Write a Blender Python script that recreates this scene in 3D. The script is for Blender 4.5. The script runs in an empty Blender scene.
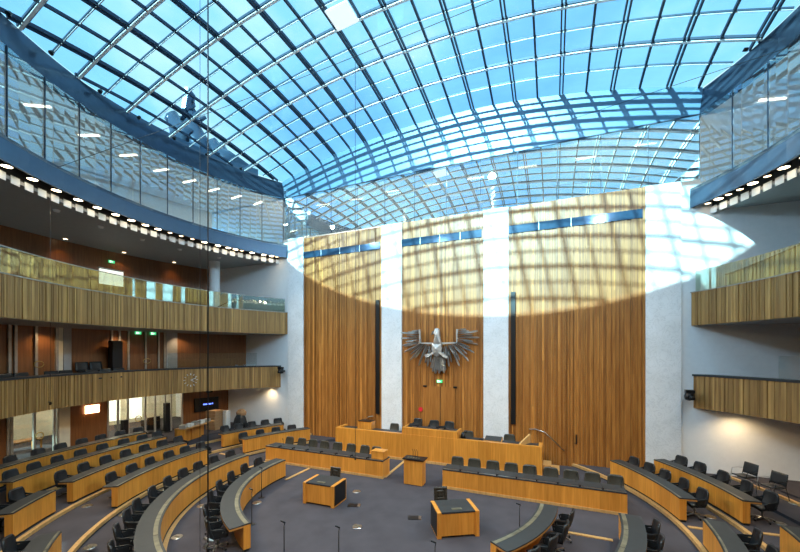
import bpy, bmesh, math, random
from mathutils import Vector, Matrix
random.seed(7)
PI=math.pi
def R_(d): return math.radians(d)
C=bpy.context.scene.collection
SC=bpy.context.scene
WY=7.1            # plane of the great wall
# ------------------------------------------------------------------ materials
def new_mat(name):
    m=bpy.data.materials.new(name); m.use_nodes=True
    nt=m.node_tree; b=nt.nodes['Principled BSDF']; return m,nt,b
def ramp(nt,fac,stops):
    r=nt.nodes.new('ShaderNodeValToRGB'); e=r.color_ramp.elements
    while len(e)<len(stops): e.new(.5)
    for i,(p,c) in enumerate(stops): e[i].position=p; e[i].color=(*c,1)
    nt.links.new(fac,r.inputs[0]); return r.outputs[0]
def noise(nt,scale,sx=1,sy=1,sz=1,detail=4,coord='Object'):
    tc=nt.nodes.new('ShaderNodeTexCoord'); mp=nt.nodes.new('ShaderNodeMapping')
    mp.inputs['Scale'].default_value=(sx,sy,sz)
    n=nt.nodes.new('ShaderNodeTexNoise'); n.inputs['Scale'].default_value=scale; n.inputs['Detail'].default_value=detail
    nt.links.new(tc.outputs[coord],mp.inputs[0]); nt.links.new(mp.outputs[0],n.inputs['Vector']); return n.outputs['Fac']
def mul(nt,a,b):
    m=nt.nodes.new('ShaderNodeMix'); m.data_type='RGBA'; m.blend_type='MULTIPLY'; m.inputs[0].default_value=1
    nt.links.new(a,m.inputs[6]); nt.links.new(b,m.inputs[7]); return m.outputs[2]
def plain(name,col,rough=.5,metal=0,spec=.5,var=.12,scale=6):
    m,nt,b=new_mat(name); n=noise(nt,scale)
    lo=tuple(c*(1-var) for c in col); hi=tuple(min(1,c*(1+var)) for c in col)
    nt.links.new(ramp(nt,n,[(.3,lo),(.7,hi)]),b.inputs['Base Color'])
    b.inputs['Roughness'].default_value=rough; b.inputs['Metallic'].default_value=metal
    b.inputs['Specular IOR Level'].default_value=spec
    return m
def wood(name,lo,hi,rough=.4,slat=False,gs=14,plank=None):
    m,nt,b=new_mat(name)
    n=noise(nt,gs,1,1,.06,5)
    c=ramp(nt,n,[(.3,lo),(.7,hi)])
    if slat:
        a=nt.nodes.new('ShaderNodeAttribute'); a.attribute_name='rnd'
        v=ramp(nt,a.outputs['Fac'],[(0,(.66,.62,.58)),(.5,(.90,.89,.88)),(.93,(1.08,1.08,1.08)),(1,(1.35,1.4,1.45))])
        c=mul(nt,c,v)
    if plank:   # veneer boards by position
        tc=nt.nodes.new('ShaderNodeUVMap'); sp=nt.nodes.new('ShaderNodeSeparateXYZ'); nt.links.new(tc.outputs[0],sp.inputs[0])
        d=nt.nodes.new('ShaderNodeMath'); d.operation='DIVIDE'; d.inputs[1].default_value=plank; nt.links.new(sp.outputs[0],d.inputs[0])
        f=nt.nodes.new('ShaderNodeMath'); f.operation='FLOOR'; nt.links.new(d.outputs[0],f.inputs[0])
        w=nt.nodes.new('ShaderNodeTexWhiteNoise'); w.noise_dimensions='1D'; nt.links.new(f.outputs[0],w.inputs['W'])
        c=mul(nt,c,ramp(nt,w.outputs['Value'],[(0,(.84,.82,.8)),(1,(1.06,1.06,1.06))]))
    nt.links.new(c,b.inputs['Base Color']); b.inputs['Roughness'].default_value=rough
    return m
def emis(name,col,s):
    m,nt,b=new_mat(name); b.inputs['Base Color'].default_value=(*col,1)
    b.inputs['Emission Color'].default_value=(*col,1); b.inputs['Emission Strength'].default_value=s; return m
def glass(name,tint,refl,gcol=(1,1,1),rough=0.0,refl_graze=.9):
    m=bpy.data.materials.new(name); m.use_nodes=True; nt=m.node_tree; nt.nodes.clear()
    o=nt.nodes.new('ShaderNodeOutputMaterial'); t=nt.nodes.new('ShaderNodeBsdfTransparent'); g=nt.nodes.new('ShaderNodeBsdfGlossy')
    t.inputs[0].default_value=(*tint,1); g.inputs[0].default_value=(*gcol,1); g.inputs['Roughness'].default_value=rough
    lw=nt.nodes.new('ShaderNodeLayerWeight'); lw.inputs[0].default_value=.5
    mr=nt.nodes.new('ShaderNodeMapRange'); mr.inputs[3].default_value=refl; mr.inputs[4].default_value=refl_graze
    p=nt.nodes.new('ShaderNodeMath'); p.operation='POWER'; p.inputs[1].default_value=2.5
    nt.links.new(lw.outputs['Facing'],p.inputs[0]); nt.links.new(p.outputs[0],mr.inputs[0])
    mx=nt.nodes.new('ShaderNodeMixShader'); nt.links.new(mr.outputs[0],mx.inputs[0]); nt.links.new(t.outputs[0],mx.inputs[1]); nt.links.new(g.outputs[0],mx.inputs[2])
    nt.links.new(mx.outputs[0],o.inputs[0]); return m
M={}
M['desk']=wood('desk wood',(.60,.22,.026),(.78,.33,.05),.38,plank=.62)
M['deskedge']=wood('desk edge wood',(.42,.17,.035),(.55,.25,.06),.4)
M['step']=wood('step nosing wood',(.50,.27,.09),(.66,.38,.14),.4)
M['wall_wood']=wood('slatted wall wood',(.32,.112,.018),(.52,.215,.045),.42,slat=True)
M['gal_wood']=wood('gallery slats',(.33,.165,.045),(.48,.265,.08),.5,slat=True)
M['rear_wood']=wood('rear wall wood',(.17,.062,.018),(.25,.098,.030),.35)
M['top']=plain('dark linoleum worktop',(.034,.036,.037),.5,0,.3,var=.08)
M['strip']=plain('brushed display strip',(.20,.18,.12),.4,.4,var=.45,scale=3)
M['kick']=plain('black kick plate',(.01,.01,.01),.6)
M['chair']=plain('charcoal leather',(.012,.014,.016),.42,var=.2,scale=20)
M['chairm']=plain('olive grey leather',(.040,.036,.026),.42,var=.2,scale=20)
M['chairt']=plain('dark brown leather',(.035,.028,.02),.4,var=.2,scale=20)
M['black']=plain('black metal',(.008,.008,.009),.4,.2)
M['chrome']=plain('brushed steel',(.55,.55,.53),.28,1)
M['carpet']=plain('grey carpet',(.072,.064,.070),.95,spec=.1,var=.12,scale=1.3)
M['white']=plain('white plaster',(.84,.85,.85),.7,var=.02)
M['soffit']=plain('grey soffit',(.33,.33,.325),.6,var=.05)
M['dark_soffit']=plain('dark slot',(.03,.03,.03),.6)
M['fascia']=plain('grey blue fascia panel',(.07,.11,.165),.28,.35,var=.04)
M['ringband']=plain('blue grey ring band',(.06,.09,.135),.22,.5,var=.05)
M['spandrel']=plain('pale blue spandrel panel',(.11,.21,.32),.3,.1,var=.04)
M['rib']=plain('pale rib flange',(.86,.90,.93),.4,.2,var=.04)
M['rib2']=plain('blue grey steel bar',(.03,.05,.085),.4,.4,var=.1)
M['foyer']=plain('cream foyer wall',(.72,.66,.5),.7,var=.03)
M['frame']=plain('grey metal frame',(.40,.37,.32),.4,.5)
M['rope']=plain('black cable',(.01,.01,.012),.5)
M['box']=plain('cardboard',(.36,.2,.09),.7)
M['paper']=plain('white paper',(.7,.68,.62),.7)
M['brass']=plain('brass pull',(.5,.36,.12),.3,.9)
M['steel_feather']=plain('dull grey metal',(.50,.50,.49),.28,.85,var=.25,scale=2)
M['steel_body']=plain('brushed eagle plate',(.50,.48,.45),.45,.5,var=.15,scale=4)
M['green']=emis('green exit sign',(.05,.55,.2),1.3)
M['sgnw']=emis('white pictogram',(.9,1,.9),1.5)
M['red']=plain('red sign',(.7,.02,.03),.5)
M['lamp']=emis('ring lamp glow',(1,.80,.50),14)
M['lamp2']=emis('small lamp glow',(1,.72,.42),6)
M['strip_lamp']=emis('linear ceiling lamp',(1,.86,.66),5)
M['wallamp']=emis('wall lamp glow',(1,.62,.34),7)
M['screenblue']=emis('screen picture',(.12,.22,1),3)
M['screenwhite']=emis('lit screen',(.9,.88,.75),1.2)
M['dome_glass']=glass('dome glass',(.60,.86,1.0),.03,refl_graze=.25)
M['vent']=plain('white vent pane',(.85,.85,.85),.5)
M['vent']=emis('glowing open vent pane',(.8,.86,.88),.8)  # emission stands in for daylight on the open pane
M['facade_glass']=glass('facade glass',(.88,.93,.94),.17,(.9,.97,1),refl_graze=.75)
M['back_glass']=glass('back wall glass',(.86,.93,.95),.60,(.93,.99,1),refl_graze=.95)
M['rail_glass']=glass('balustrade glass',(.80,.88,.82),.22,(.92,1,.93),refl_graze=.9)
M['bal_glass']=glass('low glass',(.9,.94,.94),.06,refl_graze=.5)
M['slotglass']=plain('dark blue strip window',(.03,.07,.12),.12,.3)
# marble
def marble():
    m,nt,b=new_mat('white marble')
    n=noise(nt,1.2,1,1,1,9); 
    w=nt.nodes.new('ShaderNodeTexNoise'); w.inputs['Scale'].default_value=2.3; w.inputs['Detail'].default_value=10; w.inputs['Distortion'].default_value=2.5
    tc=nt.nodes.new('ShaderNodeTexCoord'); nt.links.new(tc.outputs['Object'],w.inputs['Vector'])
    c=mul(nt,ramp(nt,n,[(.35,(.78,.78,.77)),(.65,(.86,.86,.86))]),ramp(nt,w.outputs['Fac'],[(.46,(1,1,1)),(.5,(.86,.86,.86)),(.54,(1,1,1))]))
    nt.links.new(c,b.inputs['Base Color']); b.inputs['Roughness'].default_value=.35; return m
M['marble']=marble()
# ------------------------------------------------------------------ mesh builder
class MB:
    def __init__(s): s.v=[];s.f=[];s.uv=[];s.rnd=[];s.sm=[]
    def face(s,pts,uv=None,rnd=.5,sm=False):
        i=len(s.v); s.v+= [tuple(p) for p in pts]; s.f.append(tuple(range(i,i+len(pts)))); s.uv.append(uv); s.rnd.append(rnd); s.sm.append(sm)
    def hexa(s,b,t,rnd=.5,uvx=None):
        # b,t: four bottom and four top points, anticlockwise from above
        b=[Vector(p) for p in b]; t=[Vector(p) for p in t]; u=0 if uvx is None else uvx
        s.face(b[::-1],rnd=rnd); s.face(t,rnd=rnd)
        for i in range(4):
            j=(i+1)%4; L=(b[j]-b[i]).length
            s.face([b[i],b[j],t[j],t[i]],[(u,b[i].z),(u+L,b[j].z),(u+L,t[j].z),(u,t[i].z)],rnd)
    def box(s,x0,y0,z0,x1,y1,z1,rnd=.5,mat=None):
        b=[Vector(p) for p in ((x0,y0,z0),(x1,y0,z0),(x1,y1,z0),(x0,y1,z0))]; t=[Vector((p.x,p.y,z1)) for p in b]
        if mat is not None: b=[mat@p for p in b]; t=[mat@p for p in t]
        s.hexa(b,t,rnd,x0); return s
    def bar(s,a,b,w,h,up=(0,0,1)):
        a=Vector(a);b=Vector(b);d=(b-a).normalized();up=Vector(up); sd=d.cross(up)
        if sd.length<1e-4: sd=d.cross(Vector((1,0,0)))
        sd.normalize(); u=sd.cross(d).normalized()
        q=lambda c:[c-sd*w/2-u*h/2,c+sd*w/2-u*h/2,c+sd*w/2+u*h/2,c-sd*w/2+u*h/2]
        A=q(a);B=q(b); s.face(A); s.face(B[::-1])
        for i in range(4):
            j=(i+1)%4; s.face([A[j],A[i],B[i],B[j]])
        return s
    def polybar(s,pts,w,h,up=(0,0,1)):
        pts=[Vector(p) for p in pts]; up=Vector(up); rings=[]
        for i,p in enumerate(pts):
            d=(pts[min(i+1,len(pts)-1)]-pts[max(i-1,0)]).normalized(); sd=d.cross(up)
            if sd.length<1e-4: sd=d.cross(Vector((1,0,0)))
            sd.normalize(); u=sd.cross(d).normalized()
            rings.append([p-sd*w/2-u*h/2,p+sd*w/2-u*h/2,p+sd*w/2+u*h/2,p-sd*w/2+u*h/2])
        s.face(rings[0]); s.face(rings[-1][::-1])
        for A,B in zip(rings,rings[1:]):
            for i in range(4):
                j=(i+1)%4; s.face([A[j],A[i],B[i],B[j]])
        return s
    def tube(s,pts,r,n=8,caps=True):
        pts=[Vector(p) for p in pts]; rings=[]; ref=None
        for i,p in enumerate(pts):
            d=(pts[min(i+1,len(pts)-1)]-pts[max(i-1,0)]).normalized()
            if ref is None: ref=Vector((0,0,1)) if abs(d.z)<.9 else Vector((1,0,0))
            a=d.cross(ref)
            if a.length<1e-3: a=d.cross(Vector((0,1,0)))
            a.normalize(); b=a.cross(d).normalized()
            rr=r[i] if isinstance(r,(list,tuple)) else r
            rings.append([p+(a*math.cos(2*PI*k/n)+b*math.sin(2*PI*k/n))*rr for k in range(n)])
        base=len(s.v)
        for g in rings: s.v+=[tuple(q) for q in g]
        for i in range(len(rings)-1):
            for k in range(n):
                l=(k+1)%n; s.f.append((base+i*n+l,base+i*n+k,base+(i+1)*n+k,base+(i+1)*n+l)); s.uv.append(None); s.rnd.append(.5); s.sm.append(True)
        if caps: s.face(rings[0]); s.face(rings[-1][::-1])
        return s
    def lathe(s,prof,c=(0,0,0),n=16,M4=None):
        base=len(s.v)
        for r,z in prof:
            for k in range(n):
                p=Vector((r*math.cos(2*PI*k/n),r*math.sin(2*PI*k/n),z)); 
                if M4 is not None: p=M4@p
                s.v.append((p.x+c[0],p.y+c[1],p.z+c[2]))
        for i in range(len(prof)-1):
            for k in range(n):
                l=(k+1)%n; s.f.append((base+i*n+k,base+i*n+l,base+(i+1)*n+l,base+(i+1)*n+k)); s.uv.append(None); s.rnd.append(.5); s.sm.append(False)
        return s
    def grid(s,fn,nu,nv,th,closed=True):
        # thick sheet from fn(u,v)->point, thickness along normal
        P=[[Vector(fn(i/nu,j/nv)) for j in range(nv+1)] for i in range(nu+1)]
        def nrm(i,j):
            a=P[min(i+1,nu)][j]-P[max(i-1,0)][j]; b=P[i][min(j+1,nv)]-P[i][max(j-1,0)]
            n=a.cross(b); return n.normalized() if n.length>1e-9 else Vector((1,0,0))
        Q=[[P[i][j]+nrm(i,j)*th for j in range(nv+1)] for i in range(nu+1)]
        base=len(s.v); W=nv+1; N=(nu+1)*W
        for G in (P,Q):
            for row in G: s.v+=[tuple(q) for q in row]
        def add(f,sm=True): s.f.append(f); s.uv.append(None); s.rnd.append(.5); s.sm.append(sm)
        id_=lambda k,i,j: base+k*N+i*W+j
        for i in range(nu):
            for j in range(nv):
                add((id_(0,i,j),id_(0,i,j+1),id_(0,i+1,j+1),id_(0,i+1,j)))
                add((id_(1,i,j),id_(1,i+1,j),id_(1,i+1,j+1),id_(1,i,j+1)))
        for i in range(nu):
            add((id_(0,i,0),id_(0,i+1,0),id_(1,i+1,0),id_(1,i,0))); add((id_(0,i+1,nv),id_(0,i,nv),id_(1,i,nv),id_(1,i+1,nv)))
        for j in range(nv):
            add((id_(0,0,j+1),id_(0,0,j),id_(1,0,j),id_(1,0,j+1))); add((id_(0,nu,j),id_(0,nu,j+1),id_(1,nu,j+1),id_(1,nu,j)))
        return s
    def sweep(s,fn,t0,t1,n,prof,caps=True,sm=False):
        # prof: closed polygon of (offset,z); fn(t,off)->(x,y)
        rings=[];u=0;us=[0];pp=None
        for i in range(n+1):
            t=t0+(t1-t0)*i/n; rings.append([Vector((*fn(t,o),z)) for o,z in prof])
            if i: u+=(rings[i][0]-rings[i-1][0]).length; us.append(u)
        m=len(prof)
        for i in range(n):
            for k in range(m):
                l=(k+1)%m; a,b,c,d=rings[i][k],rings[i][l],rings[i+1][l],rings[i+1][k]
                s.face([a,b,c,d],[(us[i],a.z),(us[i],b.z),(us[i+1],c.z),(us[i+1],d.z)],sm=sm)
        if caps:
            s.face(rings[0][::-1],[(0,p.z) for p in rings[0][::-1]]); s.face(rings[-1],[(u,p.z) for p in rings[-1]])
        return s
    def build(s,name,mat,parent=None,clip=None,bevel=0,weld=False,loc=None):
        me=bpy.data.meshes.new(name); me.from_pydata(s.v,[],s.f)
        me.uv_layers.new(name='UVMap'); me.color_attributes.new('rnd','FLOAT_COLOR','CORNER'); uvl=me.uv_layers['UVMap']; col=me.color_attributes['rnd']
        for p,uv,r,sm in zip(me.polygons,s.uv,s.rnd,s.sm):
            p.use_smooth=sm
            for q,li in enumerate(p.loop_indices):
                if uv: uvl.data[li].uv=uv[q]
                col.data[li].color=(r,r,r,1)
        bm=bmesh.new(); bm.from_mesh(me)
        bmesh.ops.remove_doubles(bm,verts=bm.verts,dist=1e-5)
        if clip:
            for co,no in clip:
                g=bm.verts[:]+bm.edges[:]+bm.faces[:]
                r=bmesh.ops.bisect_plane(bm,geom=g,plane_co=co,plane_no=no,clear_outer=True)
                eds=[e for e in r['geom_cut'] if isinstance(e,bmesh.types.BMEdge)]
                if eds:
                    try: bmesh.ops.holes_fill(bm,edges=eds,sides=0)
                    except Exception: pass
        bmesh.ops.recalc_face_normals(bm,faces=bm.faces)
        bm.to_mesh(me); bm.free()
        me.materials.append(M[mat]); o=bpy.data.objects.new(name,me); C.objects.link(o)
        if parent: o.parent=parent
        if bevel:
            b=o.modifiers.new('bevel','BEVEL'); b.width=bevel; b.segments=2; b.limit_method='ANGLE'
        return o
def circ(t,r): return (r*math.cos(t),r*math.sin(t))
CS=.25
def circ2(t,r): return (r*math.cos(t)+CS,r*math.sin(t))
def ell(t,o): return ((14.95+o)*math.cos(t),-.5+(12.1+o)*math.sin(t))
WC=[((0,WY-.005,0),(0,1,0))]
def rect(a,b,z0,z1): return [(a,z0),(b,z0),(b,z1),(a,z1)]
def tag(o,label,cat=None,group=None,kind=None):
    o['label']=label
    if cat: o['category']=cat
    if group: o['group']=group
    if kind: o['kind']=kind
    return o
def empty(name,loc=(0,0,0),rz=0):
    o=bpy.data.objects.new(name,None); o.empty_display_size=.1; C.objects.link(o); o.location=loc; o.rotation_euler=(0,0,rz); return o
def S(o,label,cat='building part'): return tag(o,label,cat,kind='structure')
def copy_tree(o,parent=None):
    c=o.copy(); C.objects.link(c)
    if parent: c.parent=parent
    for ch in list(o.children): copy_tree(ch,c)
    return c
ORD=['first','second','third','fourth','fifth','sixth','seventh','eighth','ninth','tenth','eleventh','twelfth','thirteenth','fourteenth','fifteenth','sixteenth','seventeenth','eighteenth','nineteenth','twentieth','twenty-first','twenty-second','twenty-third','twenty-fourth','twenty-fifth','twenty-sixth','twenty-seventh','twenty-eighth','twenty-ninth','thirtieth']
def lamp(kind,name,loc,energy,col,parent,size=.1,target=None,angle=120,blend=.8):
    l=bpy.data.lights.new(name,kind); l.energy=energy; l.color=col
    if kind=='SPOT': l.spot_size=R_(angle); l.spot_blend=blend; l.shadow_soft_size=size
    elif kind=='AREA': l.size=size
    else: l.shadow_soft_size=size
    o=bpy.data.objects.new(name,l); C.objects.link(o); o.location=loc
    if target is not None:
        d=Vector(target)-Vector(loc); o.rotation_euler=d.to_track_quat('-Z','Y').to_euler()
    return o
# ------------------------------------------------------------------ floor & tiers
TR=[0,7.40,9.70,11.33,13.25,14.95]; TZ=[0,.0,.15,.26,.36,.43]
mb=MB()
for i in range(6):
    r0=TR[i]; r1=TR[i+1] if i<5 else 18.6
    mb.sweep(circ,0,2*PI,96,rect(r0 if r0 else .001,r1,-.3,TZ[i]),caps=False)
S(mb.build('floor','carpet',clip=[((0,WY+.3,0),(0,1,0))]),'grey carpeted chamber floor rising in shallow curved tiers','floor')
# step nosings (flat wooden strips along the tier edges)
def trim(name_i,label,mbx,mat='step'): return S(mbx.build('trim_%d'%name_i,mat,clip=WC),label,'step edge')
k=1
for i,(a,b,d) in enumerate([((-180-0),-98,1),(-60,2,1)]): pass
def arcstrip(r,a0,a1,z,w=.11):
    m=MB(); m.sweep(circ,R_(a0),R_(a1),48,rect(r-.02,r+w,z-.10,z+.012)); return m
trim(1,'wooden step edge along the front of the second curved row',arcstrip(7.40,-181,-60,.0))
trim(2,'wooden step edge along the front of the third curved row, left',arcstrip(9.70,-216,-100,.15))
trim(3,'wooden step edge along the front of the third curved row, right',arcstrip(9.70,-40,47,.15))
trim(4,'wooden step edge along the fourth curved row, left',arcstrip(11.33,-218,-110,.26))
trim(5,'wooden step edge along the fourth curved row, right',arcstrip(11.33,-40,39,.26))
trim(6,'wooden step edge along the fifth curved row, left',arcstrip(13.25,-212,-120,.36))
trim(7,'wooden step edge along the back tier, right by the white wall',arcstrip(14.35,-30,30,.43))
def ln(p,q,z,w=.13): m=MB(); m.bar((*p,z-.03),(*q,z-.03),w,.085); return m
trim(8,'wooden floor strip from left front row to the ministers bench',ln((-5.16,0.02),(-5.16,1.72),.012))
trim(9,'wooden floor strip linking left second row end to the ministers bench',ln((-8.0,.35),(-7.9,1.72),.012))
trim(10,'wooden floor strip across the aisle between right front and second rows',ln((6.1,-.24),(7.5,-.24),.012))
trim(11,'wooden floor strip between right third row blocks',ln((9.8,1.3),(10.75,1.35),.162))
trim(12,'wooden floor strip between right fourth row blocks',ln((11.6,1.4),(12.7,1.5),.272))
trim(13,'wooden strip beside the opening between ministers benches',ln((-1.22,2.0),(-1.3,4.6),.012))
trim(14,'wooden floor strip between left fourth row and booth',ln((-9.8,1.4),(-10.9,1.5),.162))
# ------------------------------------------------------------------ great wall
w=MB(); w.box(-24,WY,-.3,24,WY+.3,13.2)
S(w.build('wall_back','white'),'white plaster wall behind the galleries and marble piers','wall')
def slatwall(x0,x1,z0,z1,y,name,label,holes=()):
    m=MB(); x=x0
    while x<x1-1e-6:
        ww=random.choice((.05,.06,.07,.09,.11,.13)); xe=min(x+ww,x1)
        if x1-xe<.03: xe=x1
        d=random.choice((0,.015,.03,.045)); r=random.random()**1.2
        if random.random()<.07: r=1
        # boards broken at random heights
        zs=[z0]; zz=z0+random.uniform(1.5,5)
        while zz<z1-1: zs.append(zz); zz+=random.uniform(2.5,5.5)
        zs.append(z1)
        for a,b in zip(zs,zs[1:]):
            rr=min(1,max(0,r+random.uniform(-.18,.18)))
            m.box(x,y-.06-d,a,xe-.006,y+.02,b,rnd=rr)
        x=xe
    return S(m.build(name,'wall_wood'),label,'wall panelling')
slatwall(-9.6,-3.74,0,13.3,WY,'wall_back_panel_left','tall slatted wood panelling left of the eagle')
slatwall(-2.46,2.38,0,13.38,WY,'wall_back_panel_middle','tall slatted wood panelling behind the metal eagle')
slatwall(3.66,9.80,0,13.38,WY,'wall_back_panel_right','tall slatted wood panelling right of the eagle')
for i,(a,b,lab) in enumerate([(-10.86,-9.58,'marble pier at the left end of the great wall'),(-3.76,-2.44,'marble pier left of the eagle'),(2.36,3.67,'marble pier right of the eagle'),(9.79,11.14,'marble pier at the right end of the great wall')]):
    m=MB(); m.box(a,WY-.16,0,b,WY+.02,13.38)
    S(m.build('marble_pillar','marble',bevel=.01),lab,'pillar')
for i,(a,b,lab) in enumerate([(-9.6,-3.87,'long dark strip window high on the left wood panel'),(-2.46,2.26,'long dark strip window above the eagle'),(3.66,9.68,'long dark strip window high on the right wood panel')]):
    m=MB(); m.box(a,WY-.13,11.95,b,WY,12.37)
    o=S(m.build('window_%d'%(i+2),'slotglass'),lab,'window')
    f=MB(); n=4
    for q in range(1,n): xx=a+(b-a)*q/n; f.box(xx-.012,WY-.14,11.95,xx+.012,WY-.125,12.37)
    f.build('window_frame','rib',o)
for a,lab in ((-4.14,'tall black vertical slot speaker left of the left inner pier'),(3.80,'tall black vertical slot speaker right of the right inner pier')):
    m=MB(); m.box(a,WY-.20,1.9,a+.23,WY-.106,8.85); tag(m.build('slot_loudspeaker','black',bevel=.01),lab,'loudspeaker')
# door under the eagle: fine joint + two closers
m=MB(); m.box(-.92,WY-.125,.9,.78,WY-.10,3.72); d=S(m.build('door_1','wall_wood'),'flush wooden double door under the eagle','door')
for xx in (-1.0,.78):
    h=MB(); h.box(xx-.09,WY-.16,3.66,xx+.13,WY-.12,3.76); h.build('door_closer','black',d)
m=MB(); m.box(-.075,WY-.16,.9,-.06,WY-.124,3.7); m.build('door_joint','kick',d)
def exit_sign(loc,rz,lab,s=1):
    t=empty('exit_sign',loc,rz); tag(t,lab,'sign')
    m=MB(); m.box(-.16*s,-.03,-.08*s,.16*s,.03,.08*s); m.build('sign_panel','green',t,bevel=.006)
    m=MB(); m.box(-.12*s,-.036,-.055*s,-.04*s,-.029,.055*s)
    m.bar((.0,-.033,.045*s),(.0,-.033,.02*s),.03*s,.004,up=(0,1,0)); m.bar((-.01,-.033,.02*s),(.03*s,-.033,-.02*s),.025*s,.004,up=(0,1,0)); m.bar((.03*s,-.033,-.02*s),(.0,-.033,-.055*s),.018*s,.004,up=(0,1,0)); m.bar((.02*s,-.033,.01*s),(.09*s,-.033,.0),.015*s,.004,up=(0,1,0))
    m.build('pictogram','sgnw',t); return t
exit_sign((-.10,WY-.17,4.02),0,'small green exit sign on the wood below the eagle')
m=MB(); m.lathe([(0,.02),(.05,.02),(.05,-.02),(0,-.02)],(0,0,0),12,Matrix.Rotation(PI/2,4,'X')); o=m.build('ceiling_sensor','black'); o.location=(-.08,WY-.12,4.55); tag(o,'small black sensor between eagle tail and exit sign','sensor')
m=MB(); m.lathe([(0,.02),(.13,.02),(.13,-.02),(0,-.02)],(0,0,0),14,Matrix.Rotation(PI/2,4,'X')); o=m.build('round_sign','red'); o.location=(-1.25,WY-.12,2.35); tag(o,'small round red sign on the wood left of the flush door','sign')
m=MB(); m.box(6.88,WY-.15,1.15,6.94,WY-.10,1.62); m.tube([(6.91,WY-.13,1.2),(6.91,WY-.19,1.2),(6.80,WY-.19,1.2)],.015); tag(m.build('door_handle_set','black'),'black lever handle on right wood panelling','door handle')
# handrails on the wall
def rail(name,pts,lab,r=.025,mat='chrome'):
    m=MB(); m.tube(pts,r); return tag(m.build(name,mat),lab,'handrail')
rail('handrail',[(4.7,WY-.2,1.72),(5.0,WY-.2,1.74),(5.45,WY-.2,1.62),(6.35,WY-.2,.78)],'steel handrail sloping down the wood wall right of the presidium')
rail('handrail',[(-5.2,WY-.2,1.3),(-4.6,WY-.2,1.7),(-4.3,WY-.2,1.75)],'steel handrail sloping up behind the presidium left end')
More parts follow.
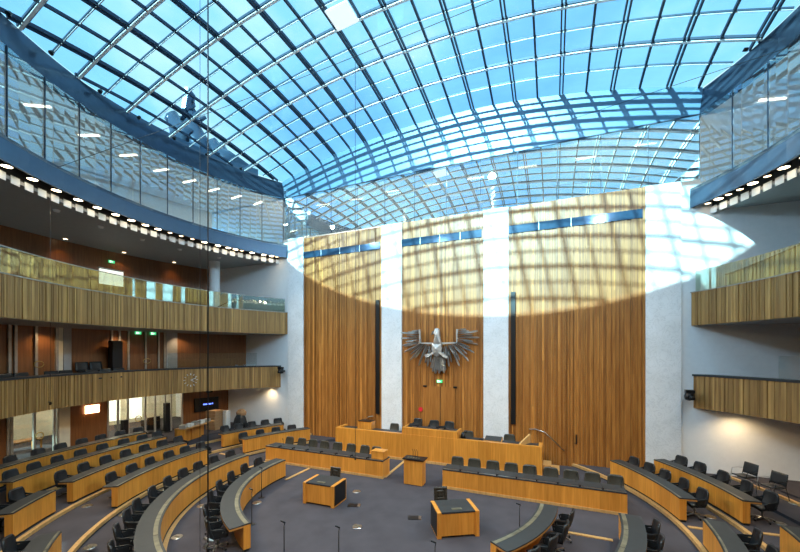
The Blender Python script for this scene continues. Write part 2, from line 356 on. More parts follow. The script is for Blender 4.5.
# ------------------------------------------------------------------ eagle
def eagle():
    t=empty('eagle_sculpture',(0,WY-.28,0)); tag(t,'large metal heraldic eagle with spread bar feathers on the wood wall','sculpture')
    def P(px,py,d=0):
        x=395+px/6.9; y=320+py/6.9; tt=(x-400)/362; a=R_(22.8); Z=20/(math.cos(a)+tt*math.sin(a))
        return (5.8+tt*Z*math.cos(a)-Z*math.sin(a), -d, 5.8+(350-y)*Z/362)
    def feather(mb,a,b,w0,w1,d):
        a=Vector(P(*a,d)); b=Vector(P(*b,d+.05)); dr=(b-a).normalized(); sd=Vector((dr.z,0,-dr.x)); th=Vector((0,-.035,0))
        L=(b-a).length; pts=[(0,w0),(.12,w0*1.1),(.55,w1),(.9,w1*.95),(1,w1*.45)]
        up=[a+dr*L*s+sd*w/2 for s,w in pts]; dn=[a+dr*L*s-sd*w/2 for s,w in pts]; rg=[a+dr*L*s+th*2.2 for s,w in pts]
        for i in range(4):
            mb.face([up[i],up[i+1],rg[i+1],rg[i]]); mb.face([rg[i],rg[i+1],dn[i+1],dn[i]]); mb.face([dn[i]-th,dn[i+1]-th,up[i+1]-th,up[i]-th])
            mb.face([up[i+1],up[i],up[i]-th,up[i+1]-th]); mb.face([dn[i],dn[i+1],dn[i+1]-th,dn[i]-th])
        mb.face([up[4],rg[4],dn[4],dn[4]-th,up[4]-th])
    L=[((188,72),(130,80)),((188,85),(105,86)),((188,98),(60,90)),((188,112),(95,108)),((190,124),(60,128)),((190,134),(95,150)),((192,142),(68,176)),((195,152),(85,182)),((198,160),(84,222)),((200,165),(110,215)),((205,168),(125,236)),
       ((212,168),(125,275)),((222,170),(150,262)),((228,172),(180,312)),((236,174),(196,270)),((244,176),(205,250)),((250,178),(240,318)),((258,180),(226,292)),((264,184),(258,290)),((270,190),(248,250))]
    Rr=[((440,70),(500,66)),((440,84),(520,78)),((440,98),(583,78)),((440,110),(545,104)),((440,122),(590,122)),((440,132),(550,150)),((438,142),(580,170)),((434,150),(525,190)),((430,156),(558,226)),((424,162),(505,235)),
        ((416,165),(518,282)),((408,168),(480,240)),((400,170),(455,276)),((392,172),(456,316)),((384,174),(420,235)),((376,176),(400,290)),((366,178),(386,320)),((358,182),(372,270)),((350,186),(392,250)),((345,190),(360,300))]
    for nm,F_ in (('wing_feathers',L),('wing_feathers',Rr)):
        m=MB()
        for i,(a,b) in enumerate(F_): feather(m,a,b,.05,.105,.02+.06*(i%3))
        o=m.build(nm,'steel_feather',t)
    m=MB()
    for a,b in [((288,240),(262,330)),((295,245),(275,352)),((302,248),(292,366)),((308,250),(308,345)),((315,250),(318,366)),((322,248),(335,350)),((328,244),(352,364)),((334,238),(360,345))]: feather(m,a,b,.08,.15,.05+.02*random.random())
    m.build('tail_feathers','steel_feather',t)
    m=MB()   # wing shoulders
    m.polybar([P(186,68,.1),P(190,160,.1),P(275,162,.1)],.10,.10,up=(0,1,0)); m.build('wing_bar','steel_body',t)
    m=MB(); m.polybar([P(335,162,.1),P(438,158,.1),P(440,66,.1)],.10,.10,up=(0,1,0)); m.build('wing_bar','steel_body',t)
    m=MB()   # body: faceted shield
    out=[(272,168),(280,160),(328,160),(336,168),(336,215),(322,243),(304,252),(285,243),(272,215)]
    fr=[Vector(P(x,y,.22)) for x,y in out]; bk=[Vector(P(x,y,0)) for x,y in out]; c=Vector(P(304,200,.36))
    for i in range(len(out)):
        j=(i+1)%len(out); m.face([fr[i],fr[j],c]); m.face([bk[j],bk[i],fr[i],fr[j]][::-1])
    m.face(bk); m.build('body','steel_body',t)
    m=MB()   # neck and head
    out=[(284,165),(290,120),(294,92),(280,94),(288,76),(296,62),(312,60),(320,72),(322,110),(332,165)]
    fr=[Vector(P(x,y,.26)) for x,y in out]; bk=[Vector(P(x,y,0)) for x,y in out]; c=Vector(P(308,110,.36))
    for i in range(len(out)):
        j=(i+1)%len(out); m.face([fr[i],fr[j],c]); m.face([bk[j],bk[i],fr[i],fr[j]][::-1])
    m.face(bk); m.build('head','steel_body',t)
    m=MB(); 
    for pts in ([(280,92),(270,88),(286,78)],[(276,90),(272,104),(282,94)]):
        fr=[Vector(P(x,y,.3)) for x,y in pts]; bk=[Vector(P(x,y,.1)) for x,y in pts]
        m.face(fr); m.face(bk[::-1])
        for i in range(3): j=(i+1)%3; m.face([bk[i],bk[j],fr[j],fr[i]])
    m.build('beak','steel_feather',t)
    for q in ([((290,222),(262,238)),((264,236),(235,254)),((258,240),(250,250)),((250,240),(230,242))],[((325,222),(348,238)),((346,236),(380,258)),((352,242),(362,252)),((348,232),(352,226))]):
        m=MB()
        for a,b in q: m.bar(P(*a,.3),P(*b,.33),.12,.08,up=(0,1,0))
        m.build('talon','steel_body',t)
    return t
eagle()
# ------------------------------------------------------------------ desks
def desk(r,f,a0,a1,label,h=.78,wide=True,name='curved_desk',depth=.65):
    t=empty(name,(r*math.cos(R_((a0+a1)/2)),r*math.sin(R_((a0+a1)/2)),f)); ox,oy=t.location.x,t.location.y
    tag(t,label,'desk',None)
    fn=lambda q,o:(o*math.cos(q)-ox,o*math.sin(q)-oy)
    n=max(6,int(abs(a1-a0)/1.5)); A,B=R_(a0),R_(a1); e=.006/r
    m=MB(); m.sweep(fn,A+e,B-e,n,rect(r+.03,r+.18,0,.07)); m.build('kick_plate','kick',t)
    m=MB(); m.sweep(fn,A,B,n,rect(r,r+.20,.07,h-.045)); m.build('front_panel','desk',t)
    m=MB(); m.sweep(fn,A,B,n,rect(r+.20,r+depth,h-.085,h-.035)); m.build('edge_trim','deskedge',t)
    m=MB(); m.sweep(fn,A,B,n,[(r+.20,h-.035),(r-.01,h-.035),(r-.01,h),(r+depth,h),(r+depth,h-.035)]); m.build('worktop','top',t)
    m=MB(); w0,w1=(.05,.16) if wide else (.02,.07)
    k=max(2,int(abs(B-A)*r/1.0)); 
    for i in range(k):
        m.sweep(fn,A+(B-A)*i/k+.012/r,A+(B-A)*(i+1)/k-.012/r,max(2,n//k),rect(r+w0,r+w1,h-.001,h+.006))
    m.build('display_strip','strip',t)
    return t
TIER={1:(5.40,0,.80),2:(7.52,0,.81),3:(9.80,.15,.79),4:(11.50,.26,.79),5:(13.42,.36,.78),6:(15.15,.43,.78)}
def row(k,a0,a1,label,dr=0,**kw):
    r,f,h=TIER[k]; r+=dr; return desk(r,f,a0,a1,label,h,wide=(k<=2),depth=.58 if k<=2 else .50,**kw)
row(1,-183,-114.7,'innermost curved desk on the left, nearest the speakers table')
row(2,-181.5,-113.5,'long curved desk in second row left, sweeping to the bottom edge')
row(3,-179,-150,'curved desk in third row left, above the second row')
row(3,-130.5,-112,'short curved desk at the bottom left corner, cut by the frame')
row(4,-180,-151.8,'curved desk in fourth row left, between third and fifth rows')
row(4,-148,-139,'short straight-looking desk near left edge, across the narrow aisle')
row(5,-181,-151.5,'long curved desk in fifth row left, second from the back')
row(6,-181,-150,'rearmost curved desk on the left, below the glass doors')
row(3,145,168.4,'curved desk upper left, longer front one beside the marble pier')
row(4,151,169.6,'curved desk upper left, rear one by the stacked boxes')
row(1,-37,-2.5,'innermost curved desk on the right, cut by the bottom edge')
row(2,-42,-.5,'curved desk in second row right, running out at the bottom edge',dr=.16)
row(3,-30,.5,'curved desk lower right, in front of two dark chairs')
row(4,-24,.8,'curved desk at the bottom right corner of the hall')
row(3,9.6,33.6,'long curved desk on the right in front of the marble pier')
row(4,9.2,30.8,'rearmost curved desk on the right below the white wall')
# ------------------------------------------------------------------ chairs
def chair_proto(mat,label,casters,arms=True):
    t=empty('swivel_chair'); tag(t,label,'chair')
    m=MB()
    def back(u,v):
        y=(u*2-1); wd=.27-.035*v**3-(.03 if v>.93 else 0)
        hx=-.20-.11*v+.07*y*y-(.02*math.sin(v*PI))
        zz=.47+.48*v-.02*(abs(y)**4)*(v**2)
        return (hx,y*wd,zz)
    m.grid(back,8,8,-.05); m.build('backrest',mat,t,bevel=0)
    m=MB(); m.grid(lambda u,v:(-.22+.47*u,(v*2-1)*(.245-.02*abs(u*2-1)**4),.485+.02*math.cos((v-.5)*PI)-.03*u**6),8,6,-.09)
    m.build('seat',mat,t)
    if arms:
        for s in (-1,1):
            m=MB(); m.polybar([(-.25,s*.25,.70),(-.12,s*.285,.665),(.04,s*.29,.645),(.13,s*.285,.60),(.11,s*.275,.52),(.03,s*.26,.44),(-.1,s*.22,.42)],.05,.035,up=(0,s,0)); 
            m.polybar([(-.24,s*.24,.55),(-.05,s*.27,.56),(.08,s*.275,.56)],.16,.02,up=(0,s,0))
            m.build('armrest',mat,t)
    m=MB(); m.tube([(0,0,.40),(0,0,.22),(0,0,.22),(0,0,.08)],[.035,.035,.025,.025],8); m.build('column','chrome' if casters else 'black',t)
    m=MB()
    for k in range(5):
        a=2*PI*k/5+.3; m.polybar([(0,0,.11),(.16*math.cos(a),.16*math.sin(a),.095),(.29*math.cos(a),.29*math.sin(a),.07)],.04,.03)
    b=m.build('star_base','chrome' if casters==2 else 'black',t)
    if casters:
        for k in range(5):
            a=2*PI*k/5+.3; m=MB(); m.lathe([(0,-.02),(.028,-.02),(.028,.02),(0,.02)],(.29*math.cos(a),.29*math.sin(a),.03),10,Matrix.Rotation(PI/2,4,'X')); m.build('caster','kick',b)
    return t
pn=chair_proto('chair','x',2); pf=chair_proto('chair','x',0); pmn=chair_proto('chairm','x',0,False)
used=set()
def put(proto,x,y,z,rz,label,group):
    o=proto if proto.name not in used else copy_tree(proto); used.add(proto.name) if o is proto else None
    o.location=(x,y,z+.002); o.rotation_euler=(0,0,rz); tag(o,label,'chair',group); return o
def chairs(k,rad,angs,proto,desc,frm,group):
    f=TIER[k][1]
    for i,a in enumerate(angs):
        ja=random.uniform(-.10,.10)
        put(proto,rad*math.cos(R_(a)),rad*math.sin(R_(a)),f,R_(a)+PI+ja,'%s swivel chair, %s %s %s'%('dark grey',ORD[i],frm,desc),group)
def fill(a0,a1,n): return [a0+(a1-a0)*i/(n-1) for i in range(n)]
G='swivel chairs at the curved desks'
chairs(1,6.12,[-176.5,-168.3,-159.4,-150.3,-140.8,-130.4,-121.4],pn,'innermost left desk','from the upper end of the','chairs of the left front row')
chairs(2,8.28,[179.7,-173.6,-167.5,-161.3,-155.1,-148.3,-140.6,-135.2,-128.2,-121.2],pn,'second row left desk','from the upper end of the','chairs of the left second row')
chairs(3,10.48,[178.9,-176.3,-171.6,-166.4,-161.2,-155.8],pf,'third row left desk','from the upper end of the','chairs of the left third row')
chairs(3,10.48,[-129,-124,-119],pn,'desk at the bottom left corner','from the aisle at the','chairs of the left third row')
chairs(4,12.28,[178.7,-177.2,-173.1,-168.8,-164.4,-159.9,-155.4],pf,'fourth row left desk','from the upper end of the','chairs of the left fourth row')
chairs(4,12.28,[-147.2,-142.9],pf,'short desk near the left edge','from the aisle at the','chairs of the left fourth row')
chairs(5,13.98,[178.9,-177.9,-174.1,-170.0,-166,-162.1,-158.3,-154.7],pf,'fifth row left desk','from the upper end of the','chairs of the left fifth row')
chairs(6,15.75,[178.7,-178.0,-174.5,-171.3,-167.9,-164.6,-160.9,-157.4],pf,'rearmost left desk','from the upper end of the','chairs of the left rear row')
chairs(3,10.48,[149.8,155.0,160.2,165.8],pf,'upper left front desk','from the marble pier at the','chairs of the upper left front desk')
chairs(4,12.65,[150.5,154.2,158.1,161.8,165.6],pf,'upper left rear desk','from the marble pier at the','chairs of the upper left rear desk')
chairs(1,6.12,[-7,-15.5,-24,-32.5],pn,'innermost right desk','from the upper end of the','chairs of the right front row')
chairs(2,8.28,[-4.5,-11,-17.5,-24,-30.5],pn,'second row right desk','from the upper end of the','chairs of the right second row')
chairs(3,10.48,[-3.2,-8.3,-13.4],pn,'lower right third row desk','from the upper end of the','chairs of the lower right third row')
chairs(4,12.25,[-3,-7.5],pn,'bottom right corner desk','from the upper end of the','chairs of the lower right fourth row')
chairs(3,10.5,[32,27.5,23,17.9,12.6],pn,'long right desk before the pier','from the wall at the','chairs of the upper right third row')
chairs(4,12.35,[29.6,25.6,20.9,16.3,11.7],pn,'rearmost right desk','from the wall at the','chairs of the upper right fourth row')
# metal armchairs behind the rearmost right desk
def visitor(x,y,z,rz,lab):
    t=empty('metal_armchair',(x,y,z),rz); tag(t,lab,'chair','metal armchairs at the right back')
    m=MB(); m.grid(lambda u,v:(-.22-.10*v+.02*(2*u-1)**2,(2*u-1)*.27,.50+.42*v),6,5,-.025); m.build('backrest','chair',t)
    m=MB(); m.grid(lambda u,v:(-.24+.48*u,(2*v-1)*.26,.46-.02*math.sin(u*PI)),6,4,-.04); m.build('seat','chair',t)
    for s in (-1,1):
        m=MB(); m.tube([(.26,s*.30,0),(.24,s*.30,.4),(.18,s*.31,.66),(-.05,s*.31,.68),(-.24,s*.28,.66)],.013,6); m.build('arm_frame','chrome' if s<0 else 'black',t)
        m=MB(); m.tube([(-.34,s*.29,0),(-.22,s*.28,.45),(-.30,s*.27,.85)],.013,6); m.build('leg','black',t)
    return t
visitor(12.75,5.45,.43,R_(205),'metal-armed chair behind rear right desk, nearer the marble pier')
visitor(13.15,4.45,.43,R_(205),'metal-armed chair behind rear right desk, farther from the pier')
# ------------------------------------------------------------------ ministers benches
def bench(x0,x1,n,lab,y=1.82):
    t=empty('ministers_bench',((x0+x1)/2,y,0)); tag(t,lab,'desk'); X=lambda v:v-(x0+x1)/2
    a,b=X(x0),X(x1)
    m=MB(); m.box(a,.0,.10,b,.16,.755); m.box(a,.16,.0,a+.05,.72,.755); m.box(b-.05,.16,.0,b,.72,.755); m.build('front_panel','desk',t)
    m=MB(); m.box(a-.0,-.03,0,b,.16,.10); m.build('plinth','step',t)
    m=MB(); m.box(a,-.01,.757,b,.75,.80); m.build('worktop','top',t)
    m=MB(); w=(x1-x0)/n
    for i in range(n): m.box(a+w*i+.03,.03,.80,a+w*(i+1)-.03,.07,.815)
    m.build('display_strip','chrome',t)
    m=MB()
    for i in range(1,n): m.box(a+w*i-.02,.02,.80,a+w*i+.02,.2,.86)
    m.build('divider','black',t)
    for i in range(0,n,2):
        m=MB(); q=a+w*(i+.85); m.tube([(q,.5,.80),(q,.5,.98),(q+.03,.44,1.12)],.008,5); m.lathe([(0,0),(.02,0),(.02,.05),(0,.05)],(q+.03,.43,1.1),6); m.build('microphone','black',t)
    return t
bench(-8.0,-1.22,8,'long straight wooden bench left of the central lectern')
bench(1.55,8.22,9,'long straight wooden bench right of the central lectern')
XL=[-7.95,-7.1,-6.35,-5.6,-4.75,-3.95,-3.15,-2.45]; XL=[x+.12 for x in XL]
for i,x in enumerate(XL): put(pmn,x*.985,3.1,0,-PI/2+random.uniform(-.1,.1),'olive grey chair at the left straight bench, %s from its left end'%ORD[i],'chairs at the left straight bench')
XR=[1.85,2.62,3.42,4.2,4.95,5.75,6.5,7.25,8.05]
for i,x in enumerate(XR): put(pmn,x,3.0,0,-PI/2+random.uniform(-.1,.1),'olive grey chair at the right straight bench, %s from the lectern'%ORD[i],'chairs at the right straight bench')
t=empty('bench_lectern',(-1.56,2.15,.802)); tag(t,'wooden box lectern on the left bench end','lectern')
m=MB(); m.box(-.31,-.2,0,.31,.25,.34); m.build('body','desk',t,bevel=.01)
m=MB(); m.box(-.33,-.22,.34,.33,.27,.37); m.build('top','desk',t,bevel=.005)
# central lectern
t=empty('lectern',(.30,1.82,0)); tag(t,'wooden speaking lectern with black top between the benches','lectern')
m=MB(); m.box(-.42,-.22,.02,.42,.25,1.08); m.build('body','desk',t,bevel=.008)
m=MB(); m.box(-.47,-.27,1.08,.50,.28,1.13); m.build('top','black',t)
m=MB()
for i in range(5): m.box(-.3+.12*i,-.12,1.13,-.23+.12*i,.0,1.15)
m.build('buttons','strip',t)
m=MB()
for i in (-.1,.1,0): m.tube([(i,.1,1.13),(i,.08,1.38),(i-.02,.0,1.5)],.008,5)
m.build('microphone','black',t)
# presidium
PY=4.75
t=empty('presidium_desk',(0,PY,0)); tag(t,'long raised wooden presidium counter below the eagle','desk')
pres=t
m=MB(); m.box(-5.62,0,.12,5.38,.2,1.38); m.box(-5.62,.2,0,-5.45,1.1,1.38); m.box(5.22,.2,0,5.38,.9,1.38); m.build('front_panel','desk',t)
m=MB(); m.box(-5.62,-.04,0,5.38,.2,.12); m.build('plinth','step',t)
m=MB(); m.box(-5.45,.2,1.24,5.22,1.0,1.30); m.build('worktop','top',t)
m=MB(); m.box(-1.52,.02,1.38,1.45,.24,1.72); m.box(-1.52,.24,1.30,-1.42,1.0,1.72);m.box(1.35,.24,1.30,1.45,1.0,1.72); m.build('raised_front','desk',t)
m=MB(); m.box(-1.42,.24,1.60,1.35,1.0,1.66); m.build('raised_worktop','top',t)
m=MB(); m.box(-5.45,.2,0,5.35,WY-PY-.12,.55); S(m.build('platform','carpet'),'raised carpeted platform behind the presidium','platform').location=(0,PY,0)
m=MB(); m.box(-1.6,1.0,.55,1.6,WY-PY-.12,.92); S(m.build('platform','carpet'),'higher middle part of the platform under the door','platform').location=(0,PY,0)
t=empty('podium_steps',(5.4,5.6,0)); tag(t,'wooden steps at the right end of the presidium','steps')
for i in range(2):
    m=MB(); m.box(.0,-.1+.0*i,0,.72-.36*i,.75,.18*(i+1)); m.build('step','step',t)
m=MB(); m.hexa([(4.35,.2,1.30),(4.43,.2,1.30),(4.83,1.0,1.30),(4.75,1.0,1.30)],[(4.35,.2,1.40),(4.43,.2,1.40),(4.83,1.0,1.72),(4.75,1.0,1.72)]); m.build('side_board','step',pres)
for (x,y,z,lab,pr) in [(-2.7,6.25,.55,'left of the raised middle part, before the pier',pmn),(-1.22,6.1,.98,'leftmost and tallest behind the raised middle',pf),(-.25,6.2,.93,'middle one behind the raised centre',pf),(.58,6.2,.93,'right one behind the raised centre',pf),(1.68,6.0,.55,'just right of the raised middle part',pmn),(3.83,6.0,.55,'near the right end, before the wood',pmn)]:
    put(pr,x,y,z,-PI/2+random.uniform(-.15,.15),'chair at the presidium, '+lab,'chairs at the presidium')
t=empty('rostrum_box',(-4.05,5.55,1.302)); tag(t,'wooden box lectern with dark slanted top on presidium left','lectern')
m=MB(); m.box(-.45,-.25,0,.45,.25,.42); m.build('body','desk',t,bevel=.01)
m=MB(); m.box(-.40,-.27,.42,.40,.27,.45); m.build('top','black',t)
t=empty('reading_board',(3.12,5.4,1.302)); tag(t,'dark tilted reading board on right half of the presidium','lectern')
m=MB(); m.hexa([(-.42,-.25,.0),(.42,-.25,.0),(.42,.3,.0),(-.42,.3,.0)],[(-.42,-.25,.05),(.42,-.25,.05),(.42,.3,.16),(-.42,.3,.16)]); m.build('body','deskedge',t)
m=MB(); m.hexa([(-.40,-.23,.052),(.39,-.23,.052),(.39,.28,.162),(-.40,.28,.162)],[(-.40,-.23,.07),(.39,-.23,.07),(.39,.28,.18),(-.40,.28,.18)]); m.build('surface','top',t)
m=MB(); m.box(-.14,-.09,0,.14,.09,.07); m.tube([(-.1,0,.09),(0,0,.1),(.1,0,.09)],.02,6); o=m.build('desk_telephone','black',bevel=.01); o.location=(2.55,5.15,1.30); tag(o,'black desk telephone before the tilted reading board','telephone')
m=MB(); m.tube([(0,0,0),(.02,0,.18),(0,0,.34)],[.16,.13,.05],8); m.tube([(.1,0,.3),(.25,.0,.42)],.03,6); o=m.build('camera_bag','black'); o.location=(1.63,5.25,1.31); tag(o,'black bag standing right of the raised centre','bag')
def monitor(x,y,z,lab):
    t=empty('desk_monitor',(x,y,z)); tag(t,lab,'monitor','low monitors on the presidium')
    m=MB(); m.box(-.12,-.08,0,.12,.1,.02); m.tube([(0,0,0),(0,0,.08)],.02,6); m.build('stand','chrome',t)
    m=MB(); m.hexa([(-.28,-.02,.06),(.28,-.02,.06),(.28,.12,.12),(-.28,.12,.12)],[(-.28,-.04,.10),(.28,-.04,.10),(.28,.10,.16),(-.28,.10,.16)]); m.build('screen','black',t)
monitor(-1.05,5.35,1.66,'low black monitor before the tall left president chair'); monitor(.45,5.35,1.66,'low black monitor before the right president chair')
# ------------------------------------------------------------------ two square tables on the floor
def sqtable(c,ang,lab,chp,chlab):
    t=empty('steno_table',(c[0],c[1],0),ang); tag(t,lab,'desk')
    w,d,h=.67,.47,.80     # half width, half depth
    for s in (-1,1):
        m=MB(); m.box(s*w-.13 if s>0 else -w,-d,.0,w if s>0 else -w+.13,d,h); m.build('side_panel','desk',t,bevel=.006)
        m=MB(); m.box(s*w-.004 if s>0 else -w-.012,-d+.06,.06,w+.012 if s>0 else -w+.004,d-.06,h-.02); m.build('black_inlay','black',t)
    m=MB(); m.box(-w+.13,-d+.03,.07,w-.13,-d+.09,h-.05); m.build('front_panel','desk',t)
    m=MB(); m.box(-w+.13,-d+.02,h-.045,w-.13,d,h+.005); m.build('worktop','top',t)
    m=MB(); m.box(-.16,-.32,h+.005,.16,-.20,h+.02); m.build('control_strip','strip',t)
    # chair
    cx,cy=chp; q=empty('tufted_chair',(cx,cy,0),ang-PI/2); tag(q,chlab,'chair','tufted chairs at the square tables')
    m=MB()
    for i in range(4):
        for j in range(4):
            m.grid(lambda u,v,i=i,j=j:(-.24-.05*(j+v)/4+.025*math.sin(u*PI)*math.sin(v*PI),-.24+.12*(i+u),.50+.115*(j+v)),3,3,-.05)
    m.build('backrest','chairt',q)
    m=MB(); m.box(-.25,-.25,.41,.24,.25,.49); m.build('seat','chairt',q,bevel=.02)
    m=MB(); m.tube([(0,0,.41),(0,0,.06)],.03,8); 
    for k in range(4): a=PI/2*k+PI/4; m.bar((0,0,.06),(.26*math.cos(a),.26*math.sin(a),.02),.05,.03)
    m.build('pedestal','black',q)
def mid(a,b): return ((a[0]+b[0])/2,(a[1]+b[1])/2)
sqtable((-2.25,-1.20),R_(2),'square wooden table with black top, left one on open floor',(-2.45,-.42),'tufted brown chair behind the left square table')
sqtable((2.90,-1.50),R_(31),'square wooden table with black top and black side, right one',(2.30,-.78),'tufted brown chair behind the right square table')
# floor outlets
def up(x,y,z):
    a=R_(22.8); Z=(5.8-z)*362/(y-350); X=(x-400)/362*Z
    return 5.8+X*math.cos(a)-Z*math.sin(a),-12.9+Z*math.cos(a)+X*math.sin(a)
def outlet(px,py,z,lab,sq=False):
    x,y=up(px,py,z); t=empty('floor_outlet',(x,y,z+.001)); tag(t,lab,'floor outlet','floor outlets')
    m=MB()
    if sq: m.box(-.22,-.14,0,.22,.14,.012,mat=Matrix.Rotation(.35,4,'Z')); m.build('cover','black',t); m=MB(); m.box(.14,-.14,.011,.24,.14,.016,mat=Matrix.Rotation(.35,4,'Z')); m.build('plate','chrome',t)
    else:
        m.lathe([(0,.012),(.155,.012),(.165,0)],n=20); m.build('cover','chrome',t); m=MB(); m.box(-.10,-.03,.011,.10,.03,.015); m.build('plate','strip',t)
for a in [(87,506,.15,'round silver floor outlet between left third and fourth rows'),(90,547,.15,'round silver floor outlet at the bottom left aisle'),(177,537,.0,'round silver floor outlet before the left second row'),(201.5,506,0,'round silver floor outlet behind the left front row'),(124,514.5,0,'round silver floor outlet behind second row chairs'),(162,490,0,'round silver outlet half hidden by second row chairs'),(257,502.7,0,'silver floor outlet beside a microphone stand foot'),(356.7,491.5,0,'round silver floor outlet right of the left square table'),(357,526.6,0,'tiny silver floor outlet at the centre of the open floor'),(710.5,517,.15,'round silver floor outlet under the right third row chair'),(780,523.6,.26,'round silver floor outlet lower right behind the desk'),(795,503.7,.36,'round silver floor outlet at the right frame edge'),(604.7,474.5,0,'small silver floor outlet by the foot of the wood wall')]: outlet(*a)
outlet(353.7,505.5,0,'square hatch in the carpet right of the left table',True); outlet(414.5,518,0,'square hatch in the carpet left of the right table',True)
# microphone stands
def micstand(x,y,lab,h=1.2):
    t=empty('microphone_stand',(x,y,0)); tag(t,lab,'microphone stand','microphone stands on the open floor')
    m=MB(); m.lathe([(0,.02),(.10,.02),(.12,0)],n=14); m.build('foot','black',t)
    m=MB(); m.tube([(0,0,0),(0,0,h-.12)],.014,6); m.build('pole','black',t)
    m=MB(); m.tube([(0,0,h-.12),(.02,.02,h-.04),(-.08,.0,h)],.012,6); m.tube([(.02,.02,h-.06),(-.10,-.02,h)],[.014,.022],6); m.build('microphone','black',t)
for x,y,lab in [(-3.4,-3.72,'microphone stand close to the lower end of left front desk'),(-4.72,-1.9,'microphone stand touching the middle of left front desk'),(-.85,-5.13,'leftmost microphone stand at the bottom of the open floor'),(.66,-4.8,'middle microphone stand at the bottom of the open floor'),(3.2,-4.54,'microphone stand below the right square table'),(4.9,-1.5,'microphone stand close to the right front desk')]: micstand(x,y,lab)
# ------------------------------------------------------------------ galleries
def arclen_fn(fn,o,t0,t1,n=400):
    pts=[fn(t0+(t1-t0)*i/n,o) for i in range(n+1)]; L=[0]
    for a,b in zip(pts,pts[1:]): L.append(L[-1]+math.hypot(a[0]-b[0],a[1]-b[1]))
    return L
def slatfront(fn,o,z0,z1,t0,t1,name,label,th=.07):
    L=arclen_fn(fn,o,t0,t1); T=L[-1]; m=MB(); s=0; N=len(L)-1
    def tat(s):
        lo,hi=0,N
        while hi-lo>1:
            k=(lo+hi)//2
            if L[k]<=s: lo=k
            else: hi=k
        fr=(s-L[lo])/max(1e-9,L[hi]-L[lo]); return t0+(t1-t0)*(lo+fr)/N
    while s<T-.02:
        e=min(T,s+random.choice((.05,.06,.07,.09,.10))); a,b=tat(s),tat(e-.004); d=random.choice((0,.012,.025,.035)); r=random.random()
        if random.random()<.06: r=1
        P=[fn(a,o-d),fn(b,o-d),fn(b,o+th),fn(a,o+th)]
        m.hexa([(*p,z0) for p in P],[(*p,z1) for p in P],rnd=r)
        s=e
    return S(m.build(name,'gal_wood',clip=WC),label,'gallery front')
def cap(fn,o,z,t0,t1,name,label,w=.22,h=.06,mat='top',off=-.05):
    m=MB(); m.sweep(fn,t0,t1,60,rect(o+off,o+off+w,z,z+h)); return S(m.build(name,mat,clip=WC),label,'gallery coping')
tl0,tl1=R_(180-38.9-2),R_(180+62)       # left half, ellipse parameter
tr0,tr1=R_(-28),R_(40.9)
slatfront(ell,0,3.22,4.64,tl0,tl1,'gallery_front','slatted wood front of the lower gallery, left side')
slatfront(ell,0,3.22,4.64,tr0,tr1,'gallery_front','slatted wood front of the lower gallery, right side')
cap(ell,0,4.64,tl0,tl1,'gallery_coping','dark coping on the left lower gallery front',.5,.08); cap(ell,0,4.64,tr0,tr1,'gallery_coping','dark coping on the right lower gallery front',.5,.08)
UG=13.35
slatfront(circ2,UG,6.90,8.36,R_(180-34),R_(180+64),'gallery_front','slatted wood front of the upper gallery, left side')
slatfront(circ2,UG,6.90,8.36,R_(-30),R_(34),'gallery_front','slatted wood front of the upper gallery, right side')
cap(circ2,UG,8.36,R_(146),R_(244),'gallery_coping','pale edge on the left upper gallery front',.14,.04,'frame'); cap(circ2,UG,8.36,R_(-30),R_(34),'gallery_coping','pale edge on the right upper gallery front',.14,.04,'frame')
# slabs
def slab(fn,o0,o1,z0,z1,t0,t1,name,label,mat='soffit',clip=WC,n=90):
    m=MB(); m.sweep(fn,t0,t1,n,rect(o0,o1,z0,z1)); return S(m.build(name,mat,clip=clip),label,'gallery floor')
circm=lambda t,r:(r*math.cos(t),r*math.sin(t))
def hyb(t,o):   # o=0 ellipse edge, o=1 outer circle 16.5
    e=ell(t,.08); a=math.atan2(e[1],e[0]); return (e[0]*(1-o)+18.0*math.cos(a)*o,e[1]*(1-o)+18.0*math.sin(a)*o)
slab(hyb,0,1,3.22,3.60,tl0,tl1,'gallery_slab','underside and floor of the left lower gallery','soffit')
slab(hyb,0,1,3.22,3.60,tr0,tr1,'gallery_slab','underside and floor of the right lower gallery','soffit')
slab(circ2,UG+.08,19.6,6.88,7.15,R_(140),R_(240),'gallery_slab','underside and floor of the left upper gallery')
slab(circ2,UG+.08,19.6,6.88,7.15,R_(-30),R_(45),'gallery_slab','underside and floor of the right upper gallery')
# glass balustrades
def glassring(fn,o,z0,z1,t0,t1,mat,label,pane=1.6,name='balustrade_glass'):
    t=empty(name); S(t,label,'balustrade'); L=arclen_fn(fn,o,t0,t1)[-1]; k=max(1,int(L/pane)); g=.012/L*(t1-t0)
    m=MB()
    for i in range(k):
        a=t0+(t1-t0)*i/k+g; b=t0+(t1-t0)*(i+1)/k-g
        m.sweep(fn,a,b,4,rect(o,o+.016,z0,z1),sm=False)
    m.build('glass_pane',mat,t,clip=WC); return t
glassring(circ2,UG+.03,8.40,9.30,R_(148.5),R_(244),'rail_glass','glass balustrade on the left upper gallery',2.6)
glassring(circ2,UG+.03,8.40,9.30,R_(-30),R_(31.5),'rail_glass','glass balustrade on the right upper gallery',2.6)
m=MB(); m.sweep(circ2,R_(148.5),R_(244),60,rect(UG+.01,UG+.06,9.29,9.32)); S(m.build('balustrade_rail','frame',clip=WC),'thin metal top rail on the left upper glass balustrade','rail')
glassring(ell,.75,4.0,5.6,R_(180-33),R_(180-10),'bal_glass','low glass screen on the left lower gallery',1.7)
glassring(ell,.35,4.6,5.58,R_(-20),R_(27),'bal_glass','low glass screen on the right lower gallery',1.25)
